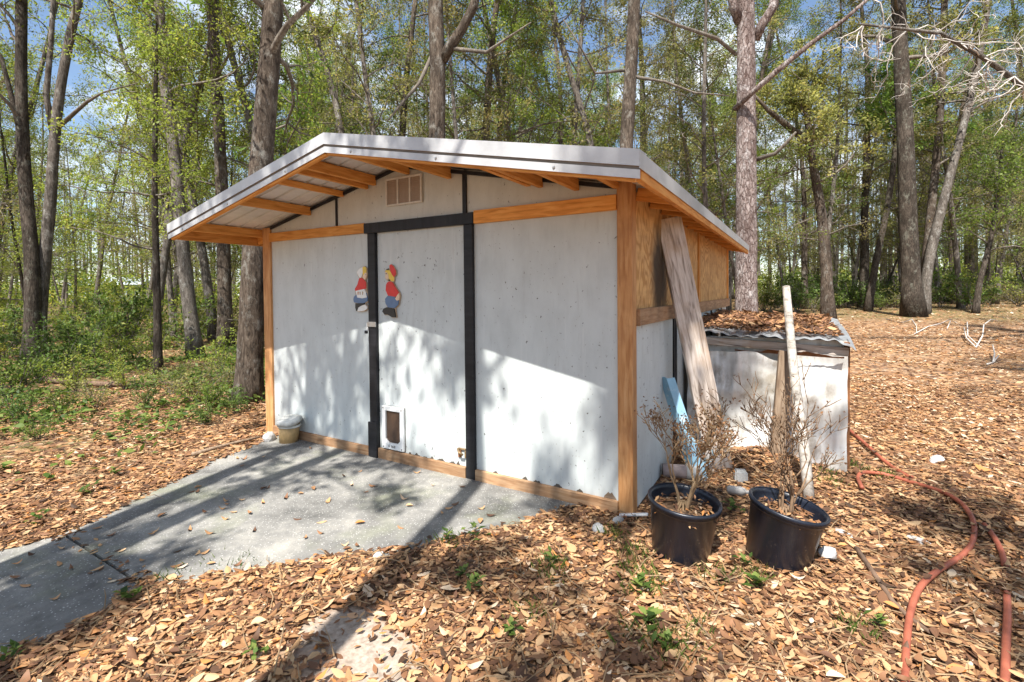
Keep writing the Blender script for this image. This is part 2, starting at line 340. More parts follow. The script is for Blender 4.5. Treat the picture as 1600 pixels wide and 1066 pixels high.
# ------------------------------------------------------------------ mesh building
class MB:
    def __init__(s): s.v = []; s.f = []
    def box(s, x0, x1, y0, y1, z0, z1):
        o = len(s.v)
        s.v += [(x, y, z) for z in (z0, z1) for y in (y0, y1) for x in (x0, x1)]
        s.f += [tuple(o+i for i in q) for q in ((0, 2, 3, 1), (4, 5, 7, 6), (0, 1, 5, 4), (2, 6, 7, 3), (0, 4, 6, 2), (1, 3, 7, 5))]
        return s
    def tube(s, pts, rad, sides=6, cap=True, jit=0):
        pts = [Vector(p) for p in pts]; n = len(pts); o = len(s.v)
        ref = Vector((.31, .17, .93))
        t0 = (pts[1]-pts[0]).normalized()
        if abs(t0.dot(ref)) > .95: ref = Vector((1, .1, 0))
        u = t0.cross(ref).normalized()
        for i, p in enumerate(pts):
            t = (pts[min(i+1, n-1)]-pts[max(i-1, 0)])
            t = t.normalized() if t.length > 1e-9 else t0
            u = (u-t*u.dot(t)); u = u.normalized() if u.length > 1e-6 else t.orthogonal().normalized()
            vv = t.cross(u)
            for k in range(sides):
                a = 2*math.pi*k/sides; r = rad[i]*(1+(jit*random.uniform(-1, 1) if jit else 0))
                q = p+u*(math.cos(a)*r)+vv*(math.sin(a)*r); s.v.append((q.x, q.y, q.z))
        for i in range(n-1):
            for k in range(sides):
                a = o+i*sides+k; b = o+i*sides+(k+1) % sides
                s.f.append((a, b, b+sides, a+sides))
        if cap:
            s.f.append(tuple(o+k for k in reversed(range(sides)))); s.f.append(tuple(o+(n-1)*sides+k for k in range(sides)))
        return s
    def lathe(s, prof, seg=24, closed=False):
        o = len(s.v); n = len(prof)
        for r, z in prof:
            for k in range(seg):
                a = 2*math.pi*k/seg; s.v.append((r*math.cos(a), r*math.sin(a), z))
        for i in range(n-1):
            for k in range(seg):
                a = o+i*seg+k; b = o+i*seg+(k+1) % seg
                s.f.append((a, b, b+seg, a+seg))
        return s
    def prism_y(s, poly, y0, y1):
        """poly in (x,z), extruded from y0 (front) to y1"""
        o = len(s.v); n = len(poly)
        s.v += [(x, y0, z) for x, z in poly]+[(x, y1, z) for x, z in poly]
        s.f.append(tuple(o+i for i in range(n))); s.f.append(tuple(o+n+i for i in reversed(range(n))))
        for i in range(n):
            j = (i+1) % n; s.f.append((o+i, o+n+i, o+n+j, o+j))
        return s
    def grid(s, fn, nu, nv):
        o = len(s.v)
        for j in range(nv+1):
            for i in range(nu+1): s.v.append(tuple(fn(i/nu, j/nv)))
        for j in range(nv):
            for i in range(nu):
                a = o+j*(nu+1)+i; s.f.append((a, a+1, a+nu+2, a+nu+1))
        return s

def fix_normals(me):
    bm = bmesh.new(); bm.from_mesh(me); bmesh.ops.recalc_face_normals(bm, faces=bm.faces); bm.to_mesh(me); bm.free()
def obj(name, mb, mat, parent=None, smooth=False, bevel=0, M=None, recalc=True):
    me = bpy.data.meshes.new(name); me.from_pydata(mb.v, [], mb.f)
    if recalc or bevel:
        bm = bmesh.new(); bm.from_mesh(me)
        if recalc: bmesh.ops.recalc_face_normals(bm, faces=bm.faces)
        if bevel: bmesh.ops.bevel(bm, geom=list(bm.edges), offset=bevel, segments=1, affect='EDGES', profile=.5)
        bm.to_mesh(me); bm.free()
    me.materials.append(MATS[mat] if isinstance(mat, str) else mat)
    if smooth: me.polygons.foreach_set('use_smooth', [True]*len(me.polygons))
    o = bpy.data.objects.new(name, me); C.objects.link(o)
    if M is not None: o.matrix_basis = M
    if parent:
        o.parent = parent
        inv = Matrix.Identity(4); p = parent
        while p: inv = inv @ p.matrix_basis.inverted() if False else inv; p = p.parent
        o.matrix_parent_inverse = world_of(parent).inverted()
    return o
def world_of(o):
    m = o.matrix_basis.copy()
    if o.parent: m = world_of(o.parent) @ o.matrix_parent_inverse @ m
    return m
def tag(o, label=None, cat=None, group=None, kind=None):
    for k, v in (('label', label), ('category', cat), ('group', group), ('kind', kind)):
        if v: o[k] = v
    return o
def thing(name, label, cat, loc=(0, 0, 0), group=None):
    o = bpy.data.objects.new(name, None); C.objects.link(o); o.location = loc; o.empty_display_size = .1
    o.matrix_basis = Matrix.Translation(loc)
    return tag(o, label, cat, group)
def beam(name, p0, p1, w, h, mat, parent=None, up=(0, 0, 1), bevel=.003):
    """board from p0 to p1 (centre line); w across, h along 'up'; its own X runs along the grain"""
    p0 = Vector(p0); p1 = Vector(p1); x = (p1-p0); L = x.length; x.normalize(); upv = Vector(up)
    y = upv.cross(x).normalized(); z = x.cross(y)
    M = Matrix((x, y, z)).transposed().to_4x4(); M.translation = p0
    return obj(name, MB().box(0, L, -w/2, w/2, -h/2, h/2), mat, parent, bevel=bevel, M=M)
def part_box(name, b, mat, parent, bevel=0):
    """box given in world extents; the mesh sits on its own centre"""
    c = Vector(((b[0]+b[1])/2, (b[2]+b[3])/2, (b[4]+b[5])/2))
    return obj(name, MB().box(b[0]-c.x, b[1]-c.x, b[2]-c.y, b[3]-c.y, b[4]-c.z, b[5]-c.z), mat, parent, bevel=bevel, M=Matrix.Translation(c))
def polys_mesh(name, V, per, mat, rnd=None, faces=None):
    """V: (n, k, 3) vertices of n alike leaves; faces: index tuples inside one leaf"""
    n, k, _ = V.shape; faces = faces or [tuple(range(k))]
    me = bpy.data.meshes.new(name)
    me.vertices.add(n*k); me.vertices.foreach_set('co', np.ascontiguousarray(V, np.float32).reshape(-1))
    F = np.array([i for f in faces for i in f]); lens = np.array([len(f) for f in faces]); st = np.concatenate([[0], np.cumsum(lens)[:-1]])
    loops = (F[None, :]+np.arange(n)[:, None]*k).reshape(-1).astype(np.int32)
    me.loops.add(len(loops)); me.loops.foreach_set('vertex_index', loops)
    starts = (st[None, :]+np.arange(n)[:, None]*len(F)).reshape(-1).astype(np.int32)
    me.polygons.add(len(starts)); me.polygons.foreach_set('loop_start', starts)
    try: me.polygons.foreach_set('loop_total', np.tile(lens, n).astype(np.int32))
    except Exception: pass
    if rnd is None: rnd = rng.random(n)
    a = me.attributes.new('rnd', 'FLOAT', 'FACE'); a.data.foreach_set('value', np.repeat(rnd, len(faces)).astype(np.float32))
    me.update(calc_edges=True); me.validate()
    me.materials.append(MATS[mat]); return me
def unit(a): return a/np.maximum(1e-9, np.linalg.norm(a, axis=-1, keepdims=True))
def leaf_quads(P, A, N, L, W):
    S = unit(np.cross(A, N)); L = L[:, None]; W = W[:, None]
    mid = P+A*L*.48
    return np.stack([P, mid+S*W*.5+N*W*.12, P+A*L-N*L*.06, mid-S*W*.5+N*W*.12], 1)
def link_mesh(name, me, parent=None, loc=None):
    o = bpy.data.objects.new(name, me); C.objects.link(o)
    if parent: o.parent = parent; o.matrix_parent_inverse = world_of(parent).inverted() if loc is None else Matrix.Identity(4)
    if loc is not None: o.location = loc; o.matrix_basis = Matrix.Translation(loc)
    return o
def copy_tree(o, parent=None):
    c = o.copy(); C.objects.link(c); c.parent = parent
    for ch in o.children: copy_tree(ch, c)
    return c

# ------------------------------------------------------------------ ground
PAD = [(-3.72, .1), (-3.62, -.33), (-3.5, -.8), (-3.2, -1.38), (-2.96, -1.985), (-1.82, -1.985), (-1.38, -1.6), (-.95, -1.18), (-.58, -.65), (-.30, -.14), (-.18, .1)]
PATH = [(-2.97, -2.0), (-3.06, -2.6), (-3.14, -3.6), (-3.16, -6.5), (-1.58, -6.5), (-1.6, -3.6), (-1.7, -2.5), (-1.82, -2.0)]
def shrink(poly, d):
    cx = sum(p[0] for p in poly)/len(poly); cy_ = sum(p[1] for p in poly)/len(poly)
    return [(cx+(x-cx)*(1-d/max(.3, math.hypot(x-cx, y-cy_))), cy_+(y-cy_)*(1-d/max(.3, math.hypot(x-cx, y-cy_)))) for x, y in poly]
PAD_IN = shrink(PAD, .07); PATH_IN = [(-2.92, -1.93), (-3.0, -2.6), (-3.08, -3.6), (-3.1, -6.4), (-1.66, -6.4), (-1.68, -3.6), (-1.78, -2.5), (-1.9, -1.9)]
def inside(poly, x, y):
    c = np.zeros(np.shape(x), bool); n = len(poly)
    for i in range(n):
        x0, y0 = poly[i]; x1, y1 = poly[i-1]
        hit = ((y0 > y) != (y1 > y)) & (x < (x1-x0)*(y-y0)/((y1-y0) or 1e-9)+x0); c ^= hit
    return c
def sm(a, b, t): t = np.clip((t-a)/(b-a), 0, 1); return t*t*(3-2*t)
def gz(x, y):
    x = np.asarray(x, float); y = np.asarray(y, float)
    d = np.maximum(0, y-5); z = .034*d*np.exp(-d/70.)
    z = z+(fbm(x*.9, y*.9)-.47)*.07*sm(.3, 2.5, np.maximum(np.maximum(-4.2-x, x-.9), np.maximum(y-5.4, -2.2-y)))
    z = z+.13*np.exp(-(((x-.78)/.34)**2+((y-1.42)/.3)**2))           # leaves heaped against the lean-to
    pit = inside([(-3.64, .3), (-3.54, -.35), (-3.43, -.8), (-2.9, -1.9), (-3.0, -2.6), (-3.08, -6), (-1.66, -6), (-1.78, -2.5), (-1.88, -1.95), (-1.42, -1.5), (-1.02, -1.1), (-.4, -.15), (-.3, .3)], x, y)
    return z+np.where(pit, -.03, .004)
ax = np.unique(np.concatenate([np.linspace(-300, -40, 18), np.linspace(-40, -8, 50), np.linspace(-8, 6, 160), np.linspace(6, 40, 60), np.linspace(40, 300, 18)]))
ay = np.unique(np.concatenate([np.linspace(-300, -20, 16), np.linspace(-20, -5, 20), np.linspace(-5, 8, 150), np.linspace(8, 45, 60), np.linspace(45, 300, 18)]))
GX, GY = np.meshgrid(ax, ay); GZ = gz(GX, GY)
gm = MB(); gm.v = list(zip(GX.ravel().tolist(), GY.ravel().tolist(), GZ.ravel().tolist()))
nx = len(ax); gm.f = [(j*nx+i, j*nx+i+1, (j+1)*nx+i+1, (j+1)*nx+i) for j in range(len(ay)-1) for i in range(nx-1)]
ground = obj('ground', gm, 'ground_soil', smooth=True, recalc=False); tag(ground, kind='structure')
def sandf(x, y): return sm(.32, .12, np.hypot((x+.50)/1.7, (y+1.74)/1.0)-.18*(fbm(x*5, y*5)-.45)*2)
def greenf(x, y):
    left = sm(-4.2, -6, x)*sm(-4.5, -1.5, y+.35*x*0)
    back = sm(16, 21, y)
    return np.clip(np.maximum(left, back), 0, 1)
a = ground.data.attributes.new('sand', 'FLOAT', 'POINT'); a.data.foreach_set('value', sandf(GX, GY).ravel().astype(np.float32))
a = ground.data.attributes.new('green', 'FLOAT', 'POINT'); a.data.foreach_set('value', greenf(GX, GY).ravel().astype(np.float32))

def slab(poly, name, parent, z=.013):
    pts = []
    for i in range(len(poly)):
        p = Vector(poly[i]); q = Vector(poly[(i+1) % len(poly)]); k = max(1, int((q-p).length/.12))
        for j in range(k):
            t = p.lerp(q, j/k); rough = .0 if abs(t.y+1.99) < .03 else (.03 if j else .01)
            pts.append((t.x+random.uniform(-rough, rough), t.y+random.uniform(-rough, rough)))
    mb = MB(); n = len(pts)
    mb.v = [(x, y, z) for x, y in pts]+[(x, y, z-.11) for x, y in pts]
    mb.f = [tuple(range(n)), tuple(reversed(range(n, 2*n)))]+[(i, i+n, (i+1) % n+n, (i+1) % n) for i in range(n)]
    return obj(name, mb, 'concrete_old', parent)
path = bpy.data.objects.new('concrete_path', None); C.objects.link(path); path.location = (-2, -1.5, 0); path.matrix_basis = Matrix.Translation((-2, -1.5, 0)); path['kind'] = 'structure'
slab(PAD, 'slab', path); slab(PATH, 'slab', path, .010)

# ------------------------------------------------------------------ shed
RX, RZ, SL, OV = -1.914, 2.659, .209, .80       # ridge x, trim top at ridge, roof slope, gable overhang
EXR, EXL, YB = .375, -4.215, 5.12
def zt(x): return RZ-SL*abs(x-RX)
shed = thing('shed', 'white panelled shed with orange timber framing, black door posts and a low metal gable roof', 'shed', (-1.9, 2.4, 0))
S = shed
def B(n, b, m, bv=.003, p=None): return part_box(n, b, m, p or S, bv)
# front wall panels (surface at y = 0)
obj('wall_panel', MB().box(-3.80, -2.30, .0, .02, .04, 2.10), 'panel_white', S)
door = B('door', (-2.222, -1.246, .002, .03, .035, 2.06), 'panel_white', 0)
obj('wall_panel', MB().box(-1.16, .012, .0, .02, .04, 2.10), 'panel_white', S)
def gable(x0, x1):
    xs = [x0]+([RX] if x0 < RX < x1 else [])+[x1]
    poly = [(x0, 2.09), (x1, 2.09)]+[(x, zt(x)-.05) for x in reversed(xs)]
    cx = (x0+x1)/2; cz = 2.3
    obj('gable_panel', MB().prism_y([(x-cx, z-cz) for x, z in poly], -.004, .016), 'panel_gable', S, M=Matrix.Translation((cx, .004, cz)))
gable(-3.86, -2.757); gable(-2.743, -1.258); gable(-1.226, .03)
# posts, rails, base boards
def vpost(n, x0, x1, y0, y1, z0, z1, m): 
    return beam(n, ((x0+x1)/2, (y0+y1)/2, z0), ((x0+x1)/2, (y0+y1)/2, z1), y1-y0, x1-x0, m, S, up=(1, 0, 0))
vpost('corner_post', -3.915, -3.785, -.022, .07, 0, 2.20, 'lumber_post')
vpost('corner_post', .004, .104, -.024, .075, -.01, 2.215, 'lumber_post')
beam('top_rail', (-3.783, -.018, 2.094), (-2.355, -.018, 2.088), .034, .088, 'lumber', S)
beam('top_rail', (-1.142, -.018, 2.082), (.002, -.018, 2.082), .034, .1, 'lumber', S)
beam('door_header', (-2.353, -.02, 2.081), (-1.144, -.02, 2.076), .038, .09, 'black_paint', S)
beam('base_board', (-3.783, -.016, .044), (-2.322, -.016, .044), .03, .098, 'lumber_worn', S)
beam('base_board', (-2.216, -.02, .05), (-1.248, -.02, .046), .03, .105, 'lumber_worn', S)
beam('base_board', (-1.156, -.016, .042), (.002, -.016, .036), .03, .108, 'lumber_worn', S)
vpost('door_post', -2.318, -2.226, -.03, .01, 0, 2.034, 'black_paint')
vpost('post_cover', -2.328, -2.22, -.046, -.031, -.004, .33, 'black_paint')
vpost('door_post', -1.244, -1.159, -.03, .01, 0, 2.030, 'black_paint')
vpost('batten', -2.762, -2.738, -.014, .0, 2.14, zt(-2.75)-.06, 'black_paint')
vpost('batten', -1.262, -1.222, -.016, .0, 2.124, zt(-1.24)-.06, 'black_paint')
for xa, xb in ((-3.84, RX-.01), (RX+.01, .0)):
    beam('gable_trim', (xa, -.012, zt(xa)-.074), (xb, -.012, zt(xb)-.074), .014, .03, 'black_paint', S, bevel=.002)
# gable vent
vent = B('vent', (-2.08, -1.68, -.012, -.004, 2.262, 2.488), 'vent_brown', 0)
for x0 in (-2.088, -1.955, -1.815, -1.69): B('vent_frame', (x0, x0+.016, -.026, -.008, 2.27, 2.48), 'vent_white', .002, vent)
for z0 in (2.254, 2.48): B('vent_frame', (-2.088, -1.674, -.024, -.006, z0, z0+.016), 'vent_white', .002, vent)
for k in range(13): B('slat', (-2.072, -1.69, -.017, -.01, 2.277+k*.0155, 2.285+k*.0155), 'vent_brown', 0, vent)
# pet door
pd = B('pet_door', (-2.168, -1.913, -.004, .0, .112, .492), 'flap_plastic', 0)
for b in ((-2.168, -2.128, .112, .492), (-1.955, -1.913, .112, .492), (-2.128, -1.955, .452, .492), (-2.128, -1.955, .112, .168)):
    B('pet_frame', (b[0], b[1], -.03, -.005, b[2], b[3]), 'white_plastic', .004, pd)
obj('pet_frame', MB().prism_y([(-2.128, .168), (-2.10, .168), (-2.128, .196)], -.029, -.006), 'white_plastic', pd)
obj('pet_frame', MB().prism_y([(-1.955, .168), (-1.983, .168), (-1.955, .196)], -.029, -.006), 'white_plastic', pd)
B('flap', (-2.122, -1.96, -.014, -.007, .185, .446), 'flap_plastic', .002, pd)
for x, z in ((-2.15, .475), (-1.932, .472), (-2.15, .13), (-1.932, .13)):
    obj('screw', MB().lathe([(0, .004), (.005, .003), (.006, 0)], 8), 'gap_dark', pd, M=Matrix.Translation((x, -.0305, z)) @ Matrix.Rotation(math.pi/2, 4, 'X'))
mk = MB()
for k, (dx, hh) in enumerate(((0, .022), (.006, .012), (.03, .02), (.04, .014), (.048, .02), (.058, .014), (.066, .022), (.074, .02))):
    mk.box(-2.085+dx, -2.0815+dx, -.0318, -.030, .131, .131+hh)
for dx in (0, .066): mk.box(-2.0815+dx, -2.074+dx, -.0318, -.030, .149, .153)
obj('maker_mark', mk, 'gap_dark', pd)
# hasp, rusty latch
hs = B('hasp', (-2.326, -2.218, -.042, -.031, 1.192, 1.238), 'screw_metal', .003)
B('hasp_tongue', (-2.342, -2.330, -.03, -.004, 1.155, 1.222), 'white_plastic', .002, hs)
B('padlock', (-2.352, -2.32, -.05, -.031, 1.13, 1.158), 'black_paint', .004, hs)
lt = B('latch', (-1.335, -1.262, -.012, .001, .225, .24), 'brass_rust', .003)
obj('latch_bolt', MB().tube([(-1.33, -.02, .235), (-1.3, -.045, .215), (-1.27, -.03, .195)], [.009]*3, 7), 'brass_rust', lt, True)
B('latch_plate', (-1.338, -1.305, -.009, .0, .16, .222), 'rust', .003, lt)
B('latch_plate', (-1.272, -1.256, -.011, .0, .165, .222), 'brass_rust', .003, lt)
# paint flaked off along the foot of the door: ragged chips of bare dark board
for x, wd, ht in ((-1.86, .05, .018), (-1.78, .07, .026), (-1.69, .06, .016), (-1.62, .05, .03), (-1.52, .1, .028), (-1.4, .07, .024), (-1.34, .04, .04), (-.98, .05, .02), (-.72, .05, .03), (-.62, .06, .02), (-.45, .07, .022), (-.28, .05, .025), (-.06, .09, .05)):
    k = 7; poly = [(x-wd/2, .09)]+[(x-wd/2+wd*(i+.5)/k, .096+ht*random.uniform(.25, 1)*math.sin(math.pi*(i+.5)/k)) for i in range(k)]+[(x+wd/2, .09)]
    obj('paint_chip', MB().prism_y(poly, -.003, -.0005), 'board_brown' if x > -.1 else 'gap_dark', S)
# purlins carried out over the gable
for x, hh in ((-3.945, .085), (-3.14, .082), (-2.66, .05), (-2.335, .085), (-2.235, .085), (-1.835, .088), (-1.39, .09), (-.665, .085), (-.565, .085), (-.285, .08), (.0, .04)):
    zc = zt(x)-.047-hh/2
    beam('purlin', (x, -.745, zc), (x, .0 if x > .01 else -.006, zc), .038, hh, 'lumber', S)
# barge boards behind the metal rake trim
for xa, xb in ((RX, EXR-.02), (RX, EXL+.02)):
    beam('barge_board', (xa, -.762, zt(xa)-.105), (xb, -.762, zt(xb)-.105), .034, .1, 'lumber', S)
# metal rake trim: face, recessed darker grey step and lower lip
def rake(name, prof, mat, x0, x1, parent):
    mb = MB(); n = len(prof)
    for x in (x0, x1):
        for y, dz in prof: mb.v.append((x, y, zt(x)+dz))
    for i in range(n): mb.f.append((i, (i+1) % n, n+(i+1) % n, n+i))
    mb.f += [tuple(range(n)), tuple(range(n, 2*n))]
    return obj(name, mb, mat, parent)
for x0, x1 in ((RX, EXR), (EXL, RX)):
    r = rake('rake_trim', [(-.80, .0), (-.66, .006), (-.66, .001), (-.794, -.006), (-.794, -.082), (-.80, -.082)], 'trim_metal', x0, x1, S)
    rake('trim_step', [(-.786, -.083), (-.79, -.083), (-.783, -.099), (-.779, -.099)], 'step_grey', x0, x1, r)
    rake('trim_lip', [(-.792, -.098), (-.782, -.098), (-.782, -.139), (-.792, -.142)], 'trim_metal', x0, x1, r)
    for t in (.12, .45, .8):
        x = x0+(x1-x0)*t
        obj('screw', MB().lathe([(0, .006), (.006, .005), (.009, 0)], 8), 'screw_metal', r, M=Matrix.Translation((x, -.793, zt(x)-.12)) @ Matrix.Rotation(math.pi/2, 4, 'X'))
# ribbed roof sheets, one per 0.9 m of length on either slope
def roof_sheet(y0, y1, xe):
    prof = []; y = y0
    while y < y1-1e-6:
        for dy, dz in ((0, 0), (.075, 0), (.083, .022), (.098, .022), (.106, 0)): prof.append((min(y+dy, y1), dz))
        y += .15
    prof.append((y1, 0))
    mb = MB(); n = len(prof)
    for lay in (0, -.004):
        for x in (RX, xe):
            for yy, dz in prof: mb.v.append((x, yy, zt(x)-.034+dz+lay))
    for i in range(n-1):
        mb.f.append((i, i+1, n+i+1, n+i)); mb.f.append((2*n+i, 3*n+i, 3*n+i+1, 2*n+i+1)); mb.f.append((n+i, n+i+1, 3*n+i+1, 3*n+i))
    obj('roof_sheet', mb, 'roof_metal', S)
ys = [-.79, .11, 1.01, 1.91, 2.81, 3.71, 4.61, YB]
for y0, y1 in zip(ys[:-1], ys[1:]):
    roof_sheet(y0, y1-.002, EXR-.004); roof_sheet(y0, y1-.002, EXL+.004)
rc = MB(); pr = [(-.2, -.0405), (0, .001), (.2, -.0405), (.2, -.0365), (0, .006), (-.2, -.0365)]
for y in (-.655, YB): rc.v += [(RX+x, y, RZ+z+.0) for x, z in pr]
rc.f = [(i, (i+1) % 6, 6+(i+1) % 6, 6+i) for i in range(6)]+[tuple(range(6)), tuple(range(6, 12))]
obj('ridge_cap', rc, 'roof_metal', S)
# eaves: drip edge, fascia and rafter tails
for sx, xe in ((1, EXR), (-1, EXL)):
    z0 = zt(xe)
    d = MB().box(min(xe, xe+.004*sx), max(xe, xe+.004*sx), -.798, YB, z0-.092, z0-.008)
    obj('drip_edge', d, 'trim_metal', S)
    beam('fascia', (xe-.022*sx, -.742, z0-.085), (xe-.022*sx, YB-.02, z0-.085), .036, .11, 'lumber', S)
    wx = .105 if sx > 0 else -3.915
    for k in range(15):
        y = .1+k*.345
        if y > YB-.1: break
        xa, xb = wx+.001*sx, xe-.042*sx
        beam('rafter_tail', (xa, y, zt(xa)-.095), (xb, y, zt(xb)-.095), .036, .085, 'lumber', S)
# side wall facing the lawn (surface x = 0.10)
XS = .094
for y0, y1 in ((.08, .82), (.822, 2.42), (2.47, 4.90)): obj('plywood_panel', MB().box(XS-.012, XS, y0, y1, 1.30, 2.16), 'plywood', S)
for y0, y1 in ((2.40, 2.49), (4.86, 4.95)): vpost('side_batten', XS-.01, XS+.016, y0, y1, 1.36, 2.13, 'lumber')
beam('belt_rail', (XS+.018, .078, 1.318), (XS+.018, 1.55, 1.312), .034, .112, 'lumber_worn', S)
beam('belt_rail', (XS+.018, 1.553, 1.308), (XS+.018, 4.95, 1.306), .034, .115, 'lumber_worn', S)
B('side_panel', (XS-.016, XS-.002, .08, 1.2, .02, 1.30), 'panel_white', 0)
B('side_panel', (XS-.016, XS-.002, 1.32, 4.9, .02, 1.30), 'panel_white', 0)
for y0 in (1.205, 1.275, 3.3, 4.2, 4.82): vpost('side_strip', XS-.02, XS+.012, y0, y0+.045, .0, 1.25, 'black_paint')
# far walls close the box
B('back_panel', (-3.8, .09, 4.92, 4.94, .02, 2.1), 'panel_white', 0)
B('back_wall', (-3.86, -3.84, .08, 4.92, .02, 2.16), 'panel_white', 0)
obj('gable_panel', MB().prism_y([(-3.86, 2.1), (.09, 2.1), (.09, zt(.09)-.06), (RX, RZ-.06), (-3.86, zt(-3.86)-.06)], 4.915, 4.935), 'panel_gable', S)
obj('inner_board', MB().prism_y([(-3.83, .03), (.08, .03), (.08, zt(.09)-.09), (RX, RZ-.09), (-3.83, zt(-3.86)-.09)], .034, .05), 'board_brown', S)

# ------------------------------------------------------------------ painted figures
def figure(name, label, parts):
    root = thing(name, label, 'ornament', on_y(*parts[0][3], 0))
    for i, (nm, mt, poly, _) in enumerate(parts):
        pts = [on_y(530+u/9.69, 400+v/9.69, -.02) for u, v in poly]
        y0 = -.0142-.0011*i if nm != 'backing' else -.013
        obj(nm, MB().prism_y([(p.x, p.z) for p in pts], y0, -.0022 if nm == 'backing' else -.0132), mt, root)
    return root
gb = [(255, 245), (300, 185), (345, 162), (385, 155), (412, 190), (421, 285), (408, 335), (390, 370), (408, 405), (410, 490), (425, 560), (436, 640), (436, 690), (395, 725), (432, 762), (436, 805), (372, 842), (285, 848), (258, 840), (246, 780), (246, 722), (216, 708), (209, 655), (240, 600), (228, 495), (265, 435), (296, 340), (262, 285)]
bb = [(750, 145), (775, 122), (814, 148), (856, 220), (860, 275), (830, 325), (826, 384), (812, 396), (850, 468), (910, 555), (920, 600), (908, 675), (895, 745), (845, 795), (856, 880), (862, 935), (800, 936), (738, 896), (688, 895), (650, 842), (668, 798), (718, 775), (694, 720), (690, 650), (735, 598), (700, 520), (706, 440), (735, 392), (712, 366), (684, 332), (692, 298), (680, 238), (700, 202), (745, 186)]
E1 = (545, 486); E2 = (610, 495)
figure('wooden_girl_cutout', 'painted wooden cutout of a girl in white bonnet, red jacket and apron on shed front', [
    ('backing', 'paint_edge', gb, E1),
    ('bonnet', 'paint_white', [(258, 246), (302, 190), (345, 168), (362, 200), (348, 262), (322, 333), (302, 328), (268, 282)], E1),
    ('hair', 'paint_yellow', [(347, 172), (382, 160), (406, 192), (404, 250), (390, 300), (355, 300), (350, 240)], E1),
    ('face', 'paint_skin', [(388, 255), (411, 262), (416, 288), (403, 325), (385, 362), (348, 326), (356, 300)], E1),
    ('eye', 'paint_black', [(396, 280), (406, 278), (408, 289), (398, 291)], E1),
    ('jacket', 'paint_red', [(300, 342), (335, 330), (372, 360), (402, 402), (404, 490), (380, 500), (300, 520), (240, 530), (236, 498), (272, 440)], E1),
    ('skirt', 'paint_blue', [(222, 620), (252, 590), (300, 560), (410, 560), (430, 640), (430, 682), (380, 712), (300, 718), (222, 703), (214, 660)], E1),
    ('apron', 'paint_white', [(250, 530), (380, 500), (402, 545), (420, 628), (350, 643), (275, 630)], E1),
    ('flower', 'paint_orange', [(280, 550), (290, 538), (298, 552), (293, 590), (284, 590)], E1),
    ('flower', 'paint_edge', [(312, 548), (320, 540), (328, 552), (324, 592), (315, 592)], E1),
    ('flower', 'paint_edge', [(350, 545), (357, 538), (365, 550), (362, 590), (353, 590)], E1),
    ('stocking', 'paint_black', [(251, 718), (385, 713), (376, 745), (312, 762), (284, 836), (263, 834), (250, 780)], E1),
    ('clog', 'paint_white', [(283, 835), (300, 782), (350, 752), (395, 737), (425, 766), (430, 800), (370, 835), (292, 842)], E1)])
figure('wooden_boy_cutout', 'painted wooden cutout of a boy in red cap and blue trousers on shed door', [
    ('backing', 'paint_edge', bb, E2),
    ('hair', 'paint_yellow', [(690, 236), (702, 214), (750, 212), (778, 250), (805, 290), (825, 325), (820, 380), (790, 385), (748, 350), (738, 300)], E2),
    ('face', 'paint_skin', [(686, 240), (715, 250), (738, 285), (745, 345), (718, 360), (690, 331), (698, 300)], E2),
    ('cap', 'paint_red', [(755, 146), (776, 128), (810, 150), (850, 222), (855, 275), (826, 320), (800, 292), (770, 232)], E2),
    ('cap_brim', 'paint_black', [(704, 206), (742, 190), (752, 210), (716, 218)], E2),
    ('eye', 'paint_black', [(703, 264), (715, 262), (717, 274), (706, 277)], E2),
    ('scarf', 'paint_black', [(742, 362), (756, 356), (765, 368), (757, 382), (745, 378)], E2),
    ('trousers', 'paint_blue', [(738, 602), (820, 590), (858, 640), (900, 678), (890, 740), (840, 790), (740, 780), (702, 720), (696, 650)], E2),
    ('jacket', 'paint_red', [(728, 402), (770, 386), (808, 402), (845, 470), (904, 560), (882, 600), (850, 620), (740, 600), (706, 520), (712, 440)], E2),
    ('hand', 'paint_skin', [(878, 602), (904, 564), (915, 600), (904, 668), (880, 680), (850, 648)], E2),
    ('boot', 'paint_black', [(722, 778), (790, 792), (800, 928), (740, 888), (690, 888), (657, 840), (672, 800)], E2),
    ('boot', 'paint_black', [(780, 792), (832, 800), (850, 880), (855, 930), (800, 930)], E2)])

# ------------------------------------------------------------------ low lean-to of sheet metal beside the shed
lean = thing('lean_to', 'low shack of crumpled pale sheet metal with a corrugated roof beside the shed', 'shack', (.75, 2.8, 0))
YF = 1.66
def crumple(u, v):
    x = .14+u*1.235; top = .985-.05*vnoise(u*7, 3.1)-.07*sm(.45, .62, u)*sm(.8, .6, u)
    z = -.02+v*(top+.02)
    d = .13*(fbm(u*2.3+1, v*2.2+4, 3)-.45)+.06*(vnoise(u*4.2+9, v*3.1)-.5)+.03*(vnoise(u*9, v*8+2)-.5)
    rib = .0014*math.sin(u*1.235/.024*2*math.pi*.5)
    fold = .05*math.exp(-((u-.27-.08*v)/.035)**2)*v+.04*math.exp(-((u-.66+.05*v)/.03)**2)*(1-v)
    return (x+.01*(vnoise(v*9, u)-.5), YF-.085-d-rib-fold*.6, z)
obj('front_sheet', MB().grid(crumple, 140, 60), 'crumpled_sheet', lean, True, recalc=False)
def upper(u, v):
    x = .11+u*1.27; z = .80+v*.27
    return (x, YF+.006+.012*(vnoise(u*6, v*2)-.5), z)
obj('upper_sheet', MB().grid(upper, 40, 4), 'crumpled_sheet', lean, True, recalc=False)
beam('top_board', (.2, YF-.045, 1.035), (1.385, YF-.045, .985), .02, .07, 'board_grey', lean)
